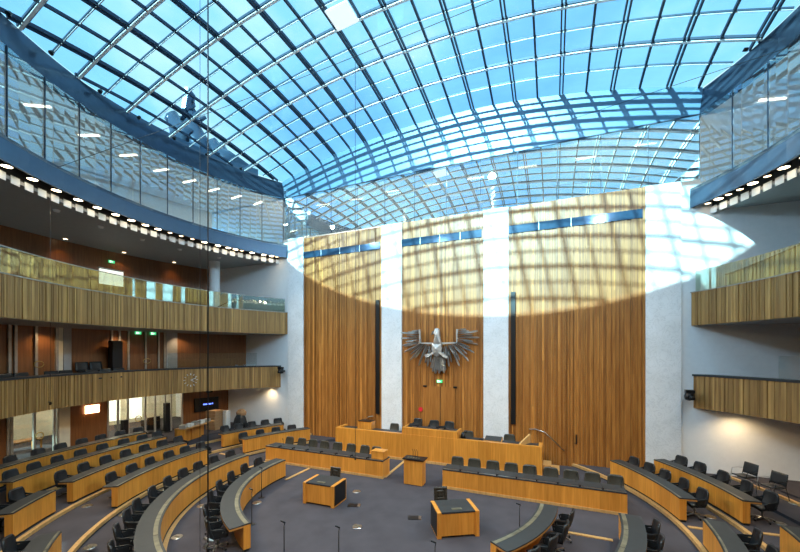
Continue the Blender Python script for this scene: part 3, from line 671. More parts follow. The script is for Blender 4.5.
# rear walls
def arcwall(r,z0,z1,a0,a1,mat,name,label,th=.2,parent=None):
    m=MB(); n=max(2,int(abs(a1-a0)/2)); m.sweep(circ,R_(a0),R_(a1),n,rect(r,r+th,z0,z1)); o=m.build(name,mat,parent,clip=WC)
    return S(o,label,'wall') if parent is None else o
FL=.43
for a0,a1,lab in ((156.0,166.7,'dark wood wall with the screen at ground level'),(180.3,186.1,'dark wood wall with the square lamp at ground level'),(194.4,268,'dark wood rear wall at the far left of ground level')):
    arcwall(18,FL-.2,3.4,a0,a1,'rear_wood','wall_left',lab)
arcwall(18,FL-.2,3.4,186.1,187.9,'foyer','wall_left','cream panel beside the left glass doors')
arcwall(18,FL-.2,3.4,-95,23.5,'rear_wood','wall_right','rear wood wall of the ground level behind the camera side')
# glazed doors ground level
def glazed(name,r,z0,z1,angs,label,hand=True,mat='bal_glass'):
    t=empty(name); S(t,label,'door')
    for a in angs:
        x,y=circ(R_(a),r); m=MB(); m.box(-.05,-.045,z0,.05,.045,z1,mat=Matrix.Translation((x,y,0))@Matrix.Rotation(R_(a),4,'Z')); m.build('door_frame','frame',t)
    for a,b in zip(angs,angs[1:]):
        m=MB(); m.sweep(circ,R_(a),R_(b),2,rect(r,r+.015,z0,z1)); m.build('glass_pane',mat,t)
    m=MB(); m.sweep(circ,R_(angs[0]),R_(angs[-1]),6,rect(r-.05,r+.05,z1-.08,z1)); m.build('door_frame','frame',t)
    return t
glazed('door_2',18,FL,3.25,[166.7,168.9,170.1,172.0,173.8,176.9,178.6,180.3],'row of glazed foyer doors right of the square wall lamp')
glazed('door_3',18,FL,3.25,[187.9,188.4,191.1,194.0,194.5],'glazed foyer doors at the left edge of ground level')
for a,lab in ((190.6,'round brass pull on the far left glass door'),(175.2,'round brass pull on the middle glass doors')):
    m=MB(); x,y=circ(R_(a),17.9); m.tube([(x+.17*math.cos(q*PI/6)*math.sin(R_(a)),y-.17*math.cos(q*PI/6)*math.cos(R_(a)),1.55+.17*math.sin(q*PI/6)) for q in range(13)],.025,6); tag(m.build('door_pull','brass'),lab,'door pull')
# foyer beyond
slab(circ,18.0,23.5,FL-.3,FL,R_(160),R_(200),'floor_foyer','bright foyer floor beyond the glazed doors','carpet',clip=None,n=20)
arcwall(23.4,FL,3.4,160,200,'foyer','wall_foyer','cream foyer wall seen through the glazed doors')
slab(circ,18.2,23.6,3.3,3.45,R_(160),R_(200),'ceiling_foyer','foyer ceiling beyond the glazed doors','white',clip=None,n=20)
for a,w_ in ((169.3,.9),(172.8,1.0),(176.0,.6),(179.5,1.0),(189.8,1.6),(193,.8)):
    x,y=circ(R_(a),23.3); m=MB(); m.box(-.03,-w_/2,1.9 if w_>1.2 else FL+.3,.03,w_/2,3.1,mat=Matrix.Translation((x,y,0))@Matrix.Rotation(R_(a),4,'Z')); S(m.build('window_%d'%int(a),'screenwhite'),'bright tall opening in the foyer behind the glass doors, at bearing %d'%int(a) if False else 'bright opening in the foyer wall seen through the %s glass pane from the screen wall'%ORD[[169.3,172.8,176.0,179.5,189.8,193].index(a)],'window')
for a in (170,176,191):
    x,y=circ(R_(a),20.8); m=MB(); m.box(-.6,-.08,-.03,.6,.08,.0); o=m.build('foyer_ceiling_light','lamp2'); o.location=(x,y,3.29); o.rotation_euler=(0,0,R_(a)); tag(o,{170:'foyer ceiling light nearest the screen wall',176:'foyer ceiling light right of the square lamp wall',191:'foyer ceiling light beyond the far left doors'}[a],'ceiling light')
    lamp('POINT','foyer_light',(x,y,2.9),120,(1,.85,.6),None,.3)
for a,lab in ((191.6,'dark armchair in the foyer behind far left doors'),(170.6,'black cabinet in the foyer behind the glass doors')):
    x,y=circ(R_(a),20.5 if a>180 else 19.6); m=MB(); m.box(-.4,-.4,0,.4,.4,.45); m.box(.25,-.4,.45,.4,.4,.85); m.box(-.4,-.4,.45,.25,-.3,.65); m.box(-.4,.3,.45,.25,.4,.65); o=m.build('foyer_armchair','black',bevel=.03); o.location=(x,y,FL); tag(o,lab,'armchair')
x,y=circ(R_(189.6),19.6); t=empty('foyer_table',(x,y,FL),R_(190)); tag(t,'brown low table in the foyer beyond far left doors','table')
m=MB(); m.box(-.35,-.7,.65,.35,.7,.72); m.build('table_top','rear_wood',t)
for sx in (-1,1):
    for sy in (-1,1): m=MB(); m.box(sx*.3-.03,sy*.63-.03,0,sx*.3+.03,sy*.63+.03,.65); m.build('leg','deskedge',t)
# black floor speakers by the doors
for a,lab,h in ((170.2,'tall black column standing at the right glass doors',1.9),(178.0,'short black column standing at the left glass door',1.2)):
    x,y=circ(R_(a),17.7); m=MB(); m.box(-.14,-.14,0,.14,.14,h); m.box(-.2,-.2,0,.2,.2,.05); o=m.build('column_loudspeaker','black',bevel=.01); o.location=(x,y,FL); tag(o,lab,'loudspeaker')
# wall lamp
x,y=circ(R_(182.95),17.93); t=empty('wall_lamp',(x,y,2.50),R_(182.95)); tag(t,'glowing square wall lamp on dark wood at ground level','wall lamp')
m=MB(); m.box(-.05,-.34,-.22,.0,.34,.22); m.build('lamp_shade','wallamp',t); m=MB(); m.box(0,-.3,-.2,.06,.3,.2); m.build('back_plate','black',t)
# wall screen
x,y=circ(R_(161.7),17.9); t=empty('wall_screen',(x,y,1.92),R_(161.7)); tag(t,'black wall screen with a blue caption on dark wood','screen')
m=MB(); m.box(-.04,-.82,-.48,.04,.82,.48); m.build('screen_body','black',t,bevel=.01); m=MB(); m.box(-.045,-.30,-.03,-.039,.25,.05); m.box(-.045,-.42,-.02,-.039,-.33,.06); m.build('caption','screenblue',t)
m=MB(); m.box(-.1,-.2,0,.1,.2,.14); m.tube([(-.1,0,.07),(-.18,0,.05)],.05,8); o=m.build('screen_camera','black'); x,y=circ(R_(161.2),17.85); o.location=(x,y,2.75); o.rotation_euler=(0,0,R_(161)); tag(o,'small black camera above the wall screen','camera')
# booth
t=empty('stenographers_desk',(-14.15,2.45,.36),R_(-75)); tag(t,'wooden rear desk with grey files left of the stacked boxes','desk')
for a,b in ((-1.15,-.05),(.05,1.2)):
    m=MB(); m.box(a,-.3,0,b,-.2,.86); m.build('front_panel','desk',t)
m=MB(); m.box(-1.5,-.32,.86,1.22,.35,.91); m.build('worktop','deskedge',t)
m=MB(); m.box(1.12,-.3,0,1.2,.33,.86); m.build('side_panel','desk',t)
for i in range(5):
    m=MB(); m.box(-.22,-.16,0,.22,.16,.16+.02*(i%3)); o=m.build('document_tray','paper' if i%2 else 'frame'); a=R_(-75); xx=-1.1+.5*i; o.location=(-14.15+xx*math.cos(a),2.45+xx*math.sin(a),1.27); o.rotation_euler=(0,0,a+.1*i); tag(o,'%s document tray on the rear desk, %s from the glass doors'%('white' if i%2 else 'grey',ORD[4-i]),'tray','document trays on the rear desk')
# boxes
for i in range(6):
    m=MB(); m.box(-.42,-.4,0,.42,.4,.2); o=m.build('cardboard_box','box',bevel=.004); o.location=(-15.4,5.0,.43+.212*i); o.rotation_euler=(0,0,random.uniform(-.06,.06)); tag(o,'brown flat box in the stack by the screen, %s from the floor'%ORD[i],'box','stacked boxes by the wall screen')
for i in range(7):
    m=MB(); m.box(-.15,-.18,0,.15,.18,.17); o=m.build('paper_pack','paper'); o.location=(-14.75,5.35,.43+.176*i); o.rotation_euler=(0,0,random.uniform(-.1,.1)); tag(o,'white pack in the pile beside the brown boxes, %s from the floor'%ORD[i],'paper pack','paper packs beside the boxes')
t=empty('covered_trolley',(-14.1,5.9,.43)); tag(t,'black draped bundle beside the stacked boxes','bag')
m=MB(); m.lathe([(0,0),(.42,0),(.46,.3),(.36,.7),(.22,.92),(.0,1.0)],n=9); m.build('cover','black',t)
m=MB(); m.lathe([(0,0),(.3,0),(.34,.2),(.2,.4),(0,.45)],(0,.1,.85),8); m.build('cardboard_top','box',t)
# mid level rear wall (r 16.4)
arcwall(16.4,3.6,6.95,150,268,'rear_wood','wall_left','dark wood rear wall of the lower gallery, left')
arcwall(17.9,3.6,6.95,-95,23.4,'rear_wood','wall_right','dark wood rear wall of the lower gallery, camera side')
t=empty('door_4'); S(t,'pair of wooden gallery doors with steel frames, left','door')
for a in (198.3,197.5,194.7,191.7,): x,y=circ(R_(a),16.36); m=MB(); m.box(-.05,-.055,3.6,.05,.055,6.88,mat=Matrix.Translation((x,y,0))@Matrix.Rotation(R_(a),4,'Z')); m.build('door_frame','frame',t)
t=empty('door_5'); S(t,'pair of wooden gallery doors with steel frames, middle','door')
for a in (182.8,181.4,179.8,176.6,174.0,172.8): x,y=circ(R_(a),16.36); m=MB(); m.box(-.05,-.045,3.6,.05,.045,6.88,mat=Matrix.Translation((x,y,0))@Matrix.Rotation(R_(a),4,'Z')); m.build('door_frame','frame',t)
for a,b,mt,lab in ((190.8,191.6,'foyer','narrow beige pane beside the left gallery doors'),(189.5,190.7,'soffit','grey concrete pier beside the left gallery doors'),(170.2,172.5,'soffit','grey glazed panel right of the middle gallery doors')): arcwall(16.33,3.6,6.9,a,b,mt,'trim_gallery',lab,.05)
for a,lab in ((194.7,'round pull on the left gallery doors'),(176.6,'round pull on the middle gallery doors')):
    m=MB(); x,y=circ(R_(a),16.2); m.tube([(x+.2*math.cos(q*PI/6)*math.sin(R_(a)),y-.2*math.cos(q*PI/6)*math.cos(R_(a)),5.15+.14*math.sin(q*PI/6)) for q in range(13)],.02,6); tag(m.build('door_pull','brass'),lab,'door pull')
# gallery seats on mid level (two ranks)
def gseat(a,r,z,lab):
    x,y=circ(R_(a),r); t=empty('gallery_armchair',(x,y,z),R_(a)+PI); tag(t,lab,'chair','seats on the lower gallery')
    m=MB(); m.grid(lambda u,v:(-.2-.06*v+.03*(2*u-1)**2,(2*u-1)*(.29-.03*v**4),.42+.45*v),6,5,-.06); m.build('backrest','chair',t)
    m=MB(); m.box(-.2,-.27,.38,.24,.27,.46); m.build('seat','chair',t,bevel=.02)
    m=MB(); m.tube([(0,0,.38),(0,0,0)],.05,6); m.build('leg','black',t)
for i,a in enumerate((200.8,198.6,194.2,192.0,)): gseat(a,15.45,3.98 if i<2 else 3.98,'dark gallery seat in front of the left doors, %s from the left edge'%ORD[i])
for i,(a,r,z) in enumerate(((188.2,15.95,4.33),(185.9,15.95,4.33),(188.4,15.2,3.98),(186.0,15.2,3.98),(183.6,15.2,3.98))): gseat(a,r,z,['back rank gallery seat left of the black column','back rank gallery seat nearest the black column','front rank gallery seat, left of the cluster','front rank gallery seat, middle of the cluster','front rank gallery seat below the black column'][i])
m=MB(); m.sweep(ell,R_(150),R_(215),40,rect(.3,1.0,3.6,3.98)); S(m.build('gallery_riser','carpet'),'carpeted riser carrying the lower gallery seats','riser')
m=MB(); m.sweep(circ,R_(184.5),R_(189.5),6,rect(15.6,16.35,3.9,4.33)); S(m.build('gallery_riser','carpet'),'second carpeted riser under the rear gallery seats','riser')
x,y=circ(R_(182.9),16.0); m=MB(); m.box(-.2,-.25,0,.2,.25,2.4); o=m.build('black_column_speaker','black',bevel=.02); o.location=(x,y,3.9); tag(o,'tall black cabinet beside the middle gallery doors','loudspeaker')
a_=178.3; exit_sign((*circ(R_(178.3),16.2),6.78),R_(178.3)+PI/2+PI,'green exit sign over the middle gallery doors, left of two'); exit_sign((*circ(R_(175.4),16.2),6.78),R_(175.4)+PI/2+PI,'green exit sign over the middle gallery doors, right of two')
# upper level rear wall
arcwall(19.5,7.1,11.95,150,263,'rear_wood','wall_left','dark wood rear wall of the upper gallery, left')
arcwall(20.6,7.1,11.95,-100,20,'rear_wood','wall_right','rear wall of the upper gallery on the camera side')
exit_sign((*circ(R_(177.6),19.3),11.25),R_(177.6)-PI/2,'green exit sign on the wood wall of the upper gallery',1.0)
x,y=circ(R_(178.7),18.6); t=empty('projection_screen',(x,y,10.15),R_(178.7)); tag(t,'pale lit panel above the upper gallery balustrade','screen')
m=MB(); m.box(-.05,-.62,-.45,.05,.62,.45); m.build('panel','screenwhite',t); m=MB(); m.box(-.06,-.66,.42,.06,.66,.5); m.build('header','frame',t); m=MB(); m.tube([(0,0,-.45),(0,0,-3.0)],.04,6); m.build('stand','frame',t)
m=MB(); m.lathe([(0,7.15),(.33,7.15),(.33,11.9),(0,11.9)],(-15.7,5.2,0),20); S(m.build('round_column','white'),'round white column on the left upper gallery','pillar')
rail('handrail',[(-14.4,6.2,9.3),(-14.6,5.2,9.0),(-14.9,3.8,8.2)],'dark handrail at the far end of the left upper gallery',.03,'black')
rail('handrail',[(12.7,WY-.15,9.05),(13.6,WY-.15,9.38),(16.2,WY-.15,10.6)],'dark handrail climbing the white wall at right',.03,'frame')
# pale screen panel behind right upper rail
m=MB(); m.hexa([(12.8,WY-.12,8.2),(17,WY-.12,8.2),(17,WY-.05,8.2),(12.8,WY-.05,8.2)],[(12.8,WY-.12,9.1),(17,WY-.12,10.9),(17,WY-.05,10.9),(12.8,WY-.05,9.1)]); S(m.build('stair_balustrade','foyer'),'pale slatted stair balustrade on the right white wall','balustrade')
# ------------------------------------------------------------------ lamp ring, fascia
slab(circ2,13.95,21,11.92,12.05,0,2*PI,'ceiling_gallery','grey soffit over the upper gallery','soffit',n=120)
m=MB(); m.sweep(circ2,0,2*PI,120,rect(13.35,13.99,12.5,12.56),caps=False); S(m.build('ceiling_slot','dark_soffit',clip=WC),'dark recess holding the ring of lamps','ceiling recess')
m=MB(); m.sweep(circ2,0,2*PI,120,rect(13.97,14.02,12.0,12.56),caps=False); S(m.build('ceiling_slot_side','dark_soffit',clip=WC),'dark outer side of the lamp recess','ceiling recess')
m=MB(); m.sweep(circ2,0,2*PI,120,[(13.30,12.16),(13.38,12.16),(13.38,13.02),(13.30,13.02)],caps=False); S(m.build('ring_fascia','fascia',clip=WC),'smooth blue grey fascia ring above the lamps','fascia')
# lamps
lampproto=None
def ringlamp(a,lab,big,grp):
    global lampproto
    x,y=circ2(R_(a),13.62)
    t=empty('ring_spotlight',(x,y,12.41),R_(a)); tag(t,lab,'spotlight',grp)
    m=MB(); r=.17 if big else .12; m.lathe([(r*.6,.0),(r,-.05),(r,-.22),(r*.9,-.24)],n=12); m.build('housing','black',t)
    m=MB(); m.lathe([(0,-.235),(r*.9,-.235),(r*.9,-.225),(0,-.225)],n=12); m.build('lens','lamp' if big else 'lamp2',t)
left=[150.5,152.0,154.2,157.5,160.3,162.0,163.9,166.6,170,173,175.7,178.3,181,183.8,186.8,190,193.6,197.2,201,205,209,213,217]
bigs={1,2,3,5,6,7,8,12,17}
for i,a in enumerate(left): ringlamp(a,'glowing spotlight in the left ring recess, %s from the back wall'%ORD[i],i in bigs or i>12,'lamps of the left ring')
right=[30,28.0,26.2,24.2,22.0,19.6,17,14,10.5,6.5,2.5,-1.5]
for i,a in enumerate(right): ringlamp(a,'glowing spotlight in the right ring recess, %s from the back wall'%ORD[i],i in (1,4,6,8),'lamps of the right ring')
pp=MB(); pp.box(-.012,-.16,-.12,.012,.16,.17); plate=pp.build('reflector_plate','white')
first=True
for side,angs in (('left',[149.6+2.1*i for i in range(30)]),('right',[30.2-1.85*i for i in range(20)])):
    for i,a in enumerate(angs):
        o=plate if first else plate.copy()
        if not first: C.objects.link(o)
        first=False
        x,y=circ2(R_(a),13.93); o.location=(x,y,11.93); o.rotation_euler=(0,0,R_(a)); tag(o,'white square plate below the %s ring lamps, %s from the back wall'%(side,ORD[i]),'plate','white plates of the %s lamp ring'%side)
# detectors on soffit
for a,r,lab in ((196,15.0,'round white fitting on the soffit at far left'),(188,15.2,'round white fitting on the soffit right of the far left one'),(180,15.3,'round white fitting on the middle of the left soffit'),(172,15.4,'round white fitting on the soffit, second from the wall'),(163,15.4,'round white fitting on the left soffit nearest the white wall'),(20,15.4,'round fitting on the right soffit near the wall'),(15,14.9,'swivelling projector spot on the right soffit')):
    m=MB(); m.lathe([(0,-.10),(.10,-.08),(.13,0)],n=14); o=m.build('ceiling_fitting','white'); o.location=(*circ2(R_(a),r),11.92); tag(o,lab,'ceiling fitting','soffit fittings')
# ------------------------------------------------------------------ upper glazing level
slab(circ2,13.30,21,12.9,13.0,0,2*PI,'floor_upper','floor of the visitors level above the lamps','soffit',n=120)
m=MB(); m.box(-21,WY+.02,12.9,21,14,13.2); S(m.build('floor_upper','soffit'),'floor of the terrace level behind the great wall','floor')
slab(circ2,13.9,21,16.35,16.6,0,2*PI,'ceiling_upper','ceiling of the visitors level behind the ring glass','white',n=120)
m=MB(); m.box(-21,WY+.3,16.35,21,14,16.6); S(m.build('ceiling_upper','white'),'ceiling of the level behind the back glass','ceiling')
m=MB(); m.sweep(circ2,R_(145),R_(395),120,rect(19.8,20,12.9,16.6),caps=False); S(m.build('wall_upper','foyer',clip=WC),'curved rear wall of the visitors level','wall')
m=MB(); m.box(-21,13.8,13.1,21,14,16.4); S(m.build('wall_upper','white'),'rear wall of the level behind the back glass','wall')
m=MB(); m.box(-4.2,11.5,13.2,-4.0,13.8,16.35); m.box(2.3,10.2,13.2,2.5,13.8,16.35); S(m.build('wall_upper','white'),'white partitions behind the back glass','wall')
glassring(circ2,13.55,13.02,16.3,R_(148.8),R_(391.2),'facade_glass','curved glass wall around the visitors level',1.75,'window_ring')
m=MB(); L=70
for i in range(40):
    a=148.8+242.4*i/40*1.0
    x,y=circ2(R_(a),13.53); m.box(-.02,-.012,13.0,.02,.012,16.3,mat=Matrix.Translation((x,y,0))@Matrix.Rotation(R_(a),4,'Z'))
S(m.build('trim_glass_joints','rib2',clip=WC),'fine dark joints between the curved glass panes','trim')
t=empty('window_back'); S(t,'long glass wall above the great wall','window')
xs=[CS-11.6+23.2*i/12 for i in range(13)]
m=MB()
for a,b in zip(xs,xs[1:]): m.box(a+.008,WY,13.4,b-.008,WY+.02,16.3)
m.build('glass_pane','back_glass',t)
for a in xs: m=MB(); m.box(a-.01,WY-.01,13.4,a+.01,WY+.04,16.3); m.build('joint','rib2',t)
# linear ceiling lamps on visitors level
lin=MB(); lin.box(-.5,-.05,-.03,.5,.05,0); lp=lin.build('linear_ceiling_lamp','strip_lamp'); first=True
specs=[(circ2(R_(a),15.6),R_(a)+.25,'left','behind the left ring glass, %s from the corner') for a in (153,158.5,164,169.5,175.5,182,189,197,206)]+[(circ2(R_(a),15.8),R_(a)-.2,'right','behind the right ring glass, %s from the corner') for a in (27,20,12)]
cnt={'left':0,'right':0,'back':0}
specs+=[((x,9.0+.2*(x%2)),.15,'back','behind the back glass, %s from the left') for x in (-9.5,-6.8,-4,-1.3,1.5,4.5,7.5,10.2)]
for (x,y),rz,side,lb in specs:
    o=lp if first else lp.copy()
    if not first: C.objects.link(o)
    first=False; o.location=(x,y,16.34); o.rotation_euler=(0,0,rz); tag(o,'bright linear ceiling lamp '+lb%ORD[cnt[side]],'ceiling lamp','linear lamps of the visitors level'); cnt[side]+=1
# ------------------------------------------------------------------ ring band, spandrel, roof
RB=13.7; ZB=17.4; RISE=2.3
def H(x,y): return ZB+RISE*(1-((x-CS)**2+y*y)/RB/RB)
m=MB(); m.sweep(circ2,0,2*PI,140,[(RB-.12,16.28),(RB+.2,16.28),(RB+.2,17.4),(RB,17.4)],caps=False); S(m.build('ring_beam','ringband',clip=WC),'dark blue grey ring beam carrying the glass dome','beam')
m=MB(); m.sweep(circ2,0,2*PI,90,rect(RB+.2,21.5,16.6,17.2),caps=False); S(m.build('roof_deck','soffit',clip=WC),'flat roof around the dome','roof')
m=MB(); m.box(-21.5,WY+.3,16.6,21.5,21,17.2); S(m.build('roof_deck','soffit'),'flat roof behind the great wall','roof')
xe=math.sqrt(RB*RB-WY*WY); m=MB(); n=48
for i in range(n):
    a=CS-xe+2*xe*i/n; b=CS-xe+2*xe*(i+1)/n
    m.hexa([(a,WY,16.28),(b,WY,16.28),(b,WY+.3,16.28),(a,WY+.3,16.28)],[(a,WY,H(a,WY)+.05),(b,WY,H(b,WY)+.05),(b,WY+.3,H(b,WY)+.05),(a,WY+.3,H(a,WY)+.05)])
S(m.build('wall_spandrel','spandrel'),'pale arched spandrel between back glass and dome','wall')
m=MB(); m.box(CS-xe,WY-.03,16.26,CS+xe,WY+.02,16.31); S(m.build('trim_spandrel','rib2'),'dark joint line under the arched spandrel','trim')
m=MB(); m.sweep(circ2,R_(148),R_(214),50,rect(15.6,15.9,17.2,18.75)); m.sweep(circ2,R_(-8),R_(32),30,rect(15.6,15.9,17.2,18.4)); S(m.build('roof_parapet','ringband',clip=WC),'parapet outside the dome seen through its edge panes','parapet')
# dome
dome=empty('window_1',(0,0,0)); S(dome,'shallow glass dome with steel lattice over the chamber','dome window')
m=MB(); N=30; 
g=MB()
def inside(x,y): return x*x+y*y<(RB+.05)**2 and y<WY+.2
XR_=[-.5+1.12*k for k in range(-12,14)]; YR_=[.45+1.1*k for k in range(-13,7)]
# glass as polar-free grid clipped by bisect to wall, trimmed by ring
P={}
nr,na=14,96; base=[]
for i in range(nr):
    for j in range(na):
        r0=(RB+.1)*i/nr; r1=(RB+.1)*(i+1)/nr; a0=2*PI*j/na; a1=2*PI*(j+1)/na
        q=[circ2(a0,r0),circ2(a0,r1),circ2(a1,r1),circ2(a1,r0)]
        pts=[(x,y,H(x,y)+.16) for x,y in q]
        if i==0: pts=pts[1:3]+[(0,0,H(0,0)+.16)]
        g.face(pts,sm=True)
g.build('glass_pane','dome_glass',dome,clip=[((0,WY+.15,0),(0,1,0))])
def rib(axis,c,w,h,mat,name,zo):
    lim=math.sqrt(max(0,RB**2-(c*c if axis=='x' else (c-CS)**2)))
    if axis=='x': a,b=CS-lim,CS+lim
    else: a,b=-lim,min(lim,WY)
    if b-a<1: return
    n=18; pts=[]
    for i in range(n+1):
        v=a+(b-a)*i/n; x,y=(v,c) if axis=='x' else (c,v)
        pts.append((x,y,H(x,y)+zo))
    m=MB(); m.polybar(pts,w,h); m.build(name,mat,dome,clip=WC)
for k,y in enumerate(YR_):
    if abs(y)>=RB-.2 or y>WY-.1: continue
    big=(round((y-.45)/1.1)%2==0)
    if big: rib('x',y,.19,.10,'rib2','rib_web',.10); rib('x',y,.11,.05,'rib','rib_flange',.02)
    else: rib('x',y,.075,.07,'rib2','glazing_bar',.10); rib('x',y,.03,.03,'rib','glazing_bar_cap',.05)
for k,x in enumerate(XR_):
    if abs(x-CS)>=RB-.2: continue
    big=(round((x+.5)/1.12)%2==0)
    if big:
        rib('y',x-.07,.06,.14,'rib2','rib_web',.07); rib('y',x+.07,.06,.14,'rib2','rib_web',.07)
    else: rib('y',x,.085,.12,'rib2','glazing_bar',.08)
# white vent pane, made to glow by its material
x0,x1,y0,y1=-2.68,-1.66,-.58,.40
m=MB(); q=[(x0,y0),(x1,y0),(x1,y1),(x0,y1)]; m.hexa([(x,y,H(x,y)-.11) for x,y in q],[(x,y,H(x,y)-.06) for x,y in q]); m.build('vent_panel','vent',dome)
for a,lab in ((210,'nearest the left frame edge'),(203,'second from the left frame edge'),(194,'third from the left frame edge'),(186,'fourth from the left frame edge'),(178,'fourth from the back wall on the left'),(170,'third from the back wall on the left'),(161,'second from the back wall on the left'),(22,'only one seen on the right side')):
    m=MB(); m.lathe([(0,.07),(.07,.06),(.09,-.06),(.0,-.07)],n=10); o=m.build('ring_floodlight','black'); o.location=(*circ2(R_(a),13.35),17.3); o.rotation_euler=(.6,0,R_(a)); tag(o,'small black floodlight on the ring beam, '+lab,'floodlight','floodlights on the ring beam')
# ------------------------------------------------------------------ hanging cables
A_=R_(22.8)
def at(px,py,Z):
    X=(px-400)/362*Z; return Vector((5.8+X*math.cos(A_)-Z*math.sin(A_),-12.9+Z*math.cos(A_)+X*math.sin(A_),5.8+(350-py)*Z/362))
def cable(px,py0,py1,Z,lab,r=.012,mic=True,to_roof=False):
    p=at(px,py1,Z); q=at(px,py0,Z)
    if to_roof: q.z=H(q.x,q.y)
    t=empty('hanging_microphone',p); tag(t,lab,'microphone')
    m=MB(); m.tube([(0,0,0),(0,0,q.z-p.z)],r,6); m.build('cable','rope',t)
    if mic:
        m=MB(); m.tube([(0,0,0),(0,0,-.12)],[.03,.04],8); m.tube([(-.12,0,.0),(.12,0,-.04)],.02,6); m.build('microphone','black',t)
    return t
t=cable(208,0,547,8.2,'thick black cable rig hanging over left front row',.016,True,True)
m=MB(); m.tube([(-.12,0,.18),(.1,.05,.12)],.03,6); m.tube([(0,0,.1),(-.1,0,-.05)],.03,6); m.build('clamp','chrome',t)
cable(200,0,552,9.0,'thin cable hanging just left of the thick cable rig',.006,False,True)
cable(355.3,62,457,15.5,'thin cable with microphone hanging before the left straight bench',.010)
cable(50.3,170,402,14.2,'thin cable with small microphone hanging at the far left',.008)
def span(pts,lab):
    P=[at(*p) for p in pts]; m=MB()
    for a,b in zip(P,P[1:]):
        n=8; m.tube([a.lerp(b,i/n)-Vector((0,0,.03*math.sin(PI*i/n))) for i in range(n+1)],.010,5)
    tag(m.build('suspension_cable','rope'),lab,'cable')
span([(50.3,170,14.2),(270,90,13.5),(508,-6,12.6)],'thin cable stretched below the dome from far left upward')
span([(366,186,21),(790,47,11.7)],'thin cable stretched before the back glass to the right')
# rooftop statue group outside the dome
def statue():
    Zs=27; c=at(198,160,Zs); c.z=17.2; t=empty('rooftop_statue',c); tag(t,'winged statue with horses standing outside, seen through the dome at left','statue')
    Q=lambda x,y,d=0: at(x,y,Zs+d)-c
    m=MB(); m.box(-2.2,-1.6,0,2.2,1.6,(at(198,158,Zs)-c).z-.1); m.build('pedestal','ringband',t)
    m=MB(); m.polybar([Q(187,122),Q(187,112),Q(188,104),Q(189.5,96),Q(190,91)],.9,.3); m.polybar([Q(192,121,.5),Q(194,112,.5),Q(193,104,.5),Q(190,98,.4)],.7,.3); m.build('wing','ringband',t)
    m=MB(); m.tube([Q(205,158),Q(198,142),Q(193,130),Q(191,122),Q(189.5,118)],[1.0,.8,.65,.5,.2],9); m.tube([Q(192,126),Q(200,120),Q(206,117)],[.25,.18,.12],7); m.build('figure','ringband',t)
    m=MB(); m.lathe([(0,.4),(.3,.25),(.34,0),(.25,-.3),(0,-.4)],tuple(Q(192,116.5)),10); m.build('head','ringband',t)
    for dx,dy,d in ((0,0,0),(6,5,1.0),(40,27,0),(47,31,1.2)):
        m=MB(); f=lambda x,y:Q(x+dx,y+dy,d)
        m.tube([f(195,142),f(186,136),f(180,130),f(175,122),f(173,116),f(170,118),f(166.5,121)],[.9,.95,.75,.5,.42,.34,.2],9)
        m.tube([f(183,134),f(176,130),f(171,134)],[.3,.2,.15],6); m.tube([f(182,136),f(178,140),f(174,138)],[.3,.2,.15],6); m.tube([f(173,116),f(172.5,112)],[.14,.04],5)
        m.build('horse','ringband',t)
statue()
# ------------------------------------------------------------------ cameras by the wall, clock
for x,y,z,lab in ((-11.25,6.75,4.35,'black camera at the end of the left lower gallery'),(11.35,6.7,3.75,'black camera at the end of the right lower gallery')):
    t=empty('wall_camera',(x,y,z)); tag(t,lab,'camera','wall cameras by the lower galleries')
    m=MB(); m.box(-.05,-.05,-.05,.05,.33,.05); m.build('bracket','black',t)
    m=MB(); m.lathe([(0,.2),(.17,.14),(.2,0),(.17,-.14),(0,-.2)],(0,-.05,.02),12); m.build('housing','black',t)
    m=MB(); m.tube([(0,-.15,.0),(.05,-.35,-.05)],.08,8); m.box(-.16,-.2,.16,.16,.05,.3); m.build('lens','black',t)
a=R_(166.5); ex,ey=ell(a,-.06); cl=at(190,380,1); 
def clock():
    # locate clock on the gallery front: sweep the ellipse until it projects to px 190
    best=None
    for i in range(3000):
        q=R_(140)+R_(60)*i/3000; x,y=ell(q,-.05); dx,dy=x-5.8,y+12.9; Z=-dx*math.sin(A_)+dy*math.cos(A_); X=dx*math.cos(A_)+dy*math.sin(A_)
        e=abs(400+362*X/Z-190.5)
        if best is None or e<best[0]: best=(e,q,x,y,Z)
    _,q,x,y,Z=best
    t=empty('gallery_clock',(x,y,5.8-(380-350)*Z/362),math.atan2(math.sin(q)*14.95,math.cos(q)*12.1)); tag(t,'silver clock hands and hour marks on the left gallery front','clock')
    for i in range(12):
        u=PI/6*i; m=MB(); m.bar((-.02,.30*math.cos(u),.30*math.sin(u)),(-.02,.40*math.cos(u),.40*math.sin(u)),.04,.02); m.build('hour_mark','white',t)
    for L,u,w in ((.22,R_(-28+180-180),.04),(.30,R_(20),.03)):
        m=MB(); m.bar((-.04,0,0),(-.04,L*math.cos(u+PI),L*math.sin(u)),w,.02); m.build('hand','white',t)
clock()
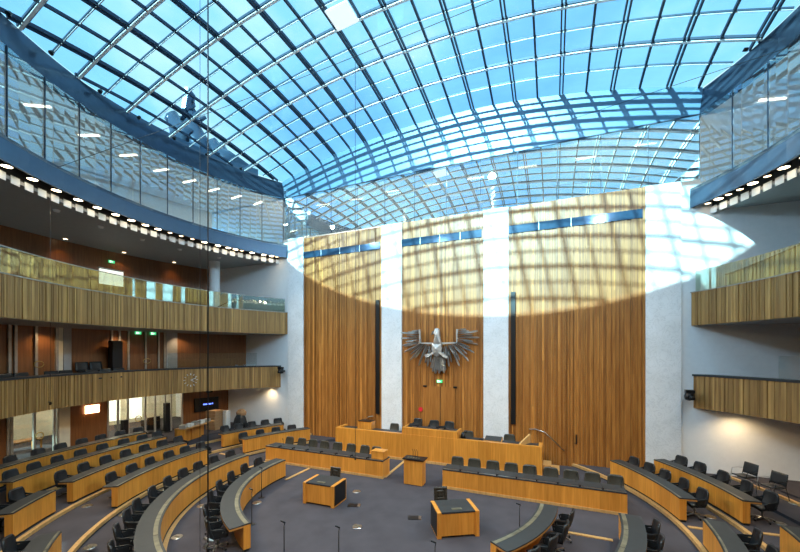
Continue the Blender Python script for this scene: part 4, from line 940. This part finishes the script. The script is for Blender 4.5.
# ------------------------------------------------------------------ lights
sun=bpy.data.lights.new('sun','SUN'); sun.energy=12.5; sun.angle=R_(.8); sun.color=(.70,1,.97)
so=bpy.data.objects.new('sun',sun); C.objects.link(so); so.rotation_euler=Vector((.15,1,-.47)).to_track_quat('-Z','Y').to_euler()
for a in list(range(159,226,9))+[20,11,2]+[-25,-40,-55,-80,-95,-110]:
    x,y=circ2(R_(a),13.62); lamp('SPOT','ring_spot_light',(x,y,12.10),900,(1,.78,.48),None,.12,target=(x*.25,y*.25+.5,0),angle=95,blend=.9)
def linlight(x,y,e):
    o=lamp('AREA','linear_lamp_light',(x,y,16.29),e,(1,.92,.8),None,1.0); o.data.shape='RECTANGLE'; o.data.size_y=.1
for a in (210,186,170,22,0,-20,-45,-90,-115):  # cool fill added to brighten the walls; several bearings have no floodlight
    x,y=circ2(R_(a),13.3); lamp('SPOT','ring_fill_light',(x,y,17.2),2500,(.52,.78,1),None,.15,target=(-x*.5,WY if a<0 or a>180 else 0,4),angle=110,blend=.9)
for a in (153,169.5,189,206,27,12):
    x,y=circ2(R_(a),15.6); linlight(x,y,55)
for x in (-9.5,-4,1.5,7.5): linlight(x,9.3,700)
# lamps under the lower gallery
for i,(a,rr) in enumerate(((151.5,14.1),(163,16.2),(172,16.2),(181,16.2),(190,16.2),(199,15.8),(26,14.5),(15,15.8),(4,15.8))):
    x,y=circ(R_(a),rr); m=MB(); m.lathe([(0,-.01),(.09,-.01),(.10,.0)],n=12); o=m.build('gallery_downlight','lamp2'); o.location=(x,y,3.215); tag(o,'round warm downlight under the lower gallery, %s from the left marble pier'%ORD[i],'downlight','downlights under the lower gallery')
    lamp('SPOT','downlight',(x,y,3.19),(190 if a<40 else 100),(1,.72,.40),None,.06,target=(x,y,0),angle=150,blend=.9)
for i,a in enumerate((158,167,176,185,194)):
    x,y=circ(R_(a),19.0); m=MB(); m.lathe([(0,-.01),(.09,-.01),(.10,.0)],n=12); o=m.build('soffit_downlight','lamp2'); o.location=(x,y,11.915); tag(o,'round warm downlight above upper gallery wood, %s from the back wall'%ORD[i],'downlight','downlights over the upper gallery')
    lamp('SPOT','downlight',(x,y,11.88),60,(1,.55,.25),None,.06,target=(x,y,7),angle=100,blend=.9)
for a in (170,182,194):
    x,y=circ(R_(a),15.9); lamp('SPOT','gallery_light',(x,y,6.8),90,(1,.7,.4),None,.06,target=(x,y,4),angle=130,blend=.9)
# ------------------------------------------------------------------ world
wd=bpy.data.worlds.new('sky'); SC.world=wd; wd.use_nodes=True; nt=wd.node_tree; bg=nt.nodes['Background']
tc=nt.nodes.new('ShaderNodeTexCoord'); mp=nt.nodes.new('ShaderNodeMapping'); mp.inputs['Scale'].default_value=(1,1,2.2)
n=nt.nodes.new('ShaderNodeTexNoise'); n.inputs['Scale'].default_value=3.0; n.inputs['Detail'].default_value=6
nt.links.new(tc.outputs['Generated'],mp.inputs[0]); nt.links.new(mp.outputs[0],n.inputs['Vector'])
c1=ramp(nt,n.outputs['Fac'],[(.32,(.26,.58,1.0)),(.52,(.40,.78,1.0)),(.72,(.85,1,1.0))])
nt.links.new(c1,bg.inputs[0]); bg.inputs[1].default_value=1.3
# ------------------------------------------------------------------ camera
cam=bpy.data.cameras.new('camera'); co=bpy.data.objects.new('camera',cam); C.objects.link(co)
co.location=(5.8,-12.9,5.8); co.rotation_euler=(PI/2,0,R_(22.8)); cam.sensor_width=36; cam.lens=362/800*36; cam.shift_y=(350-276)/800; cam.clip_start=.05; cam.clip_end=200
SC.camera=co
vs=SC.view_settings; vs.view_transform='Standard'; vs.look='None'; vs.gamma=1; vs.use_curve_mapping=False; vs.exposure=0
SC.cycles.transparent_max_bounces=24; SC.cycles.max_bounces=8
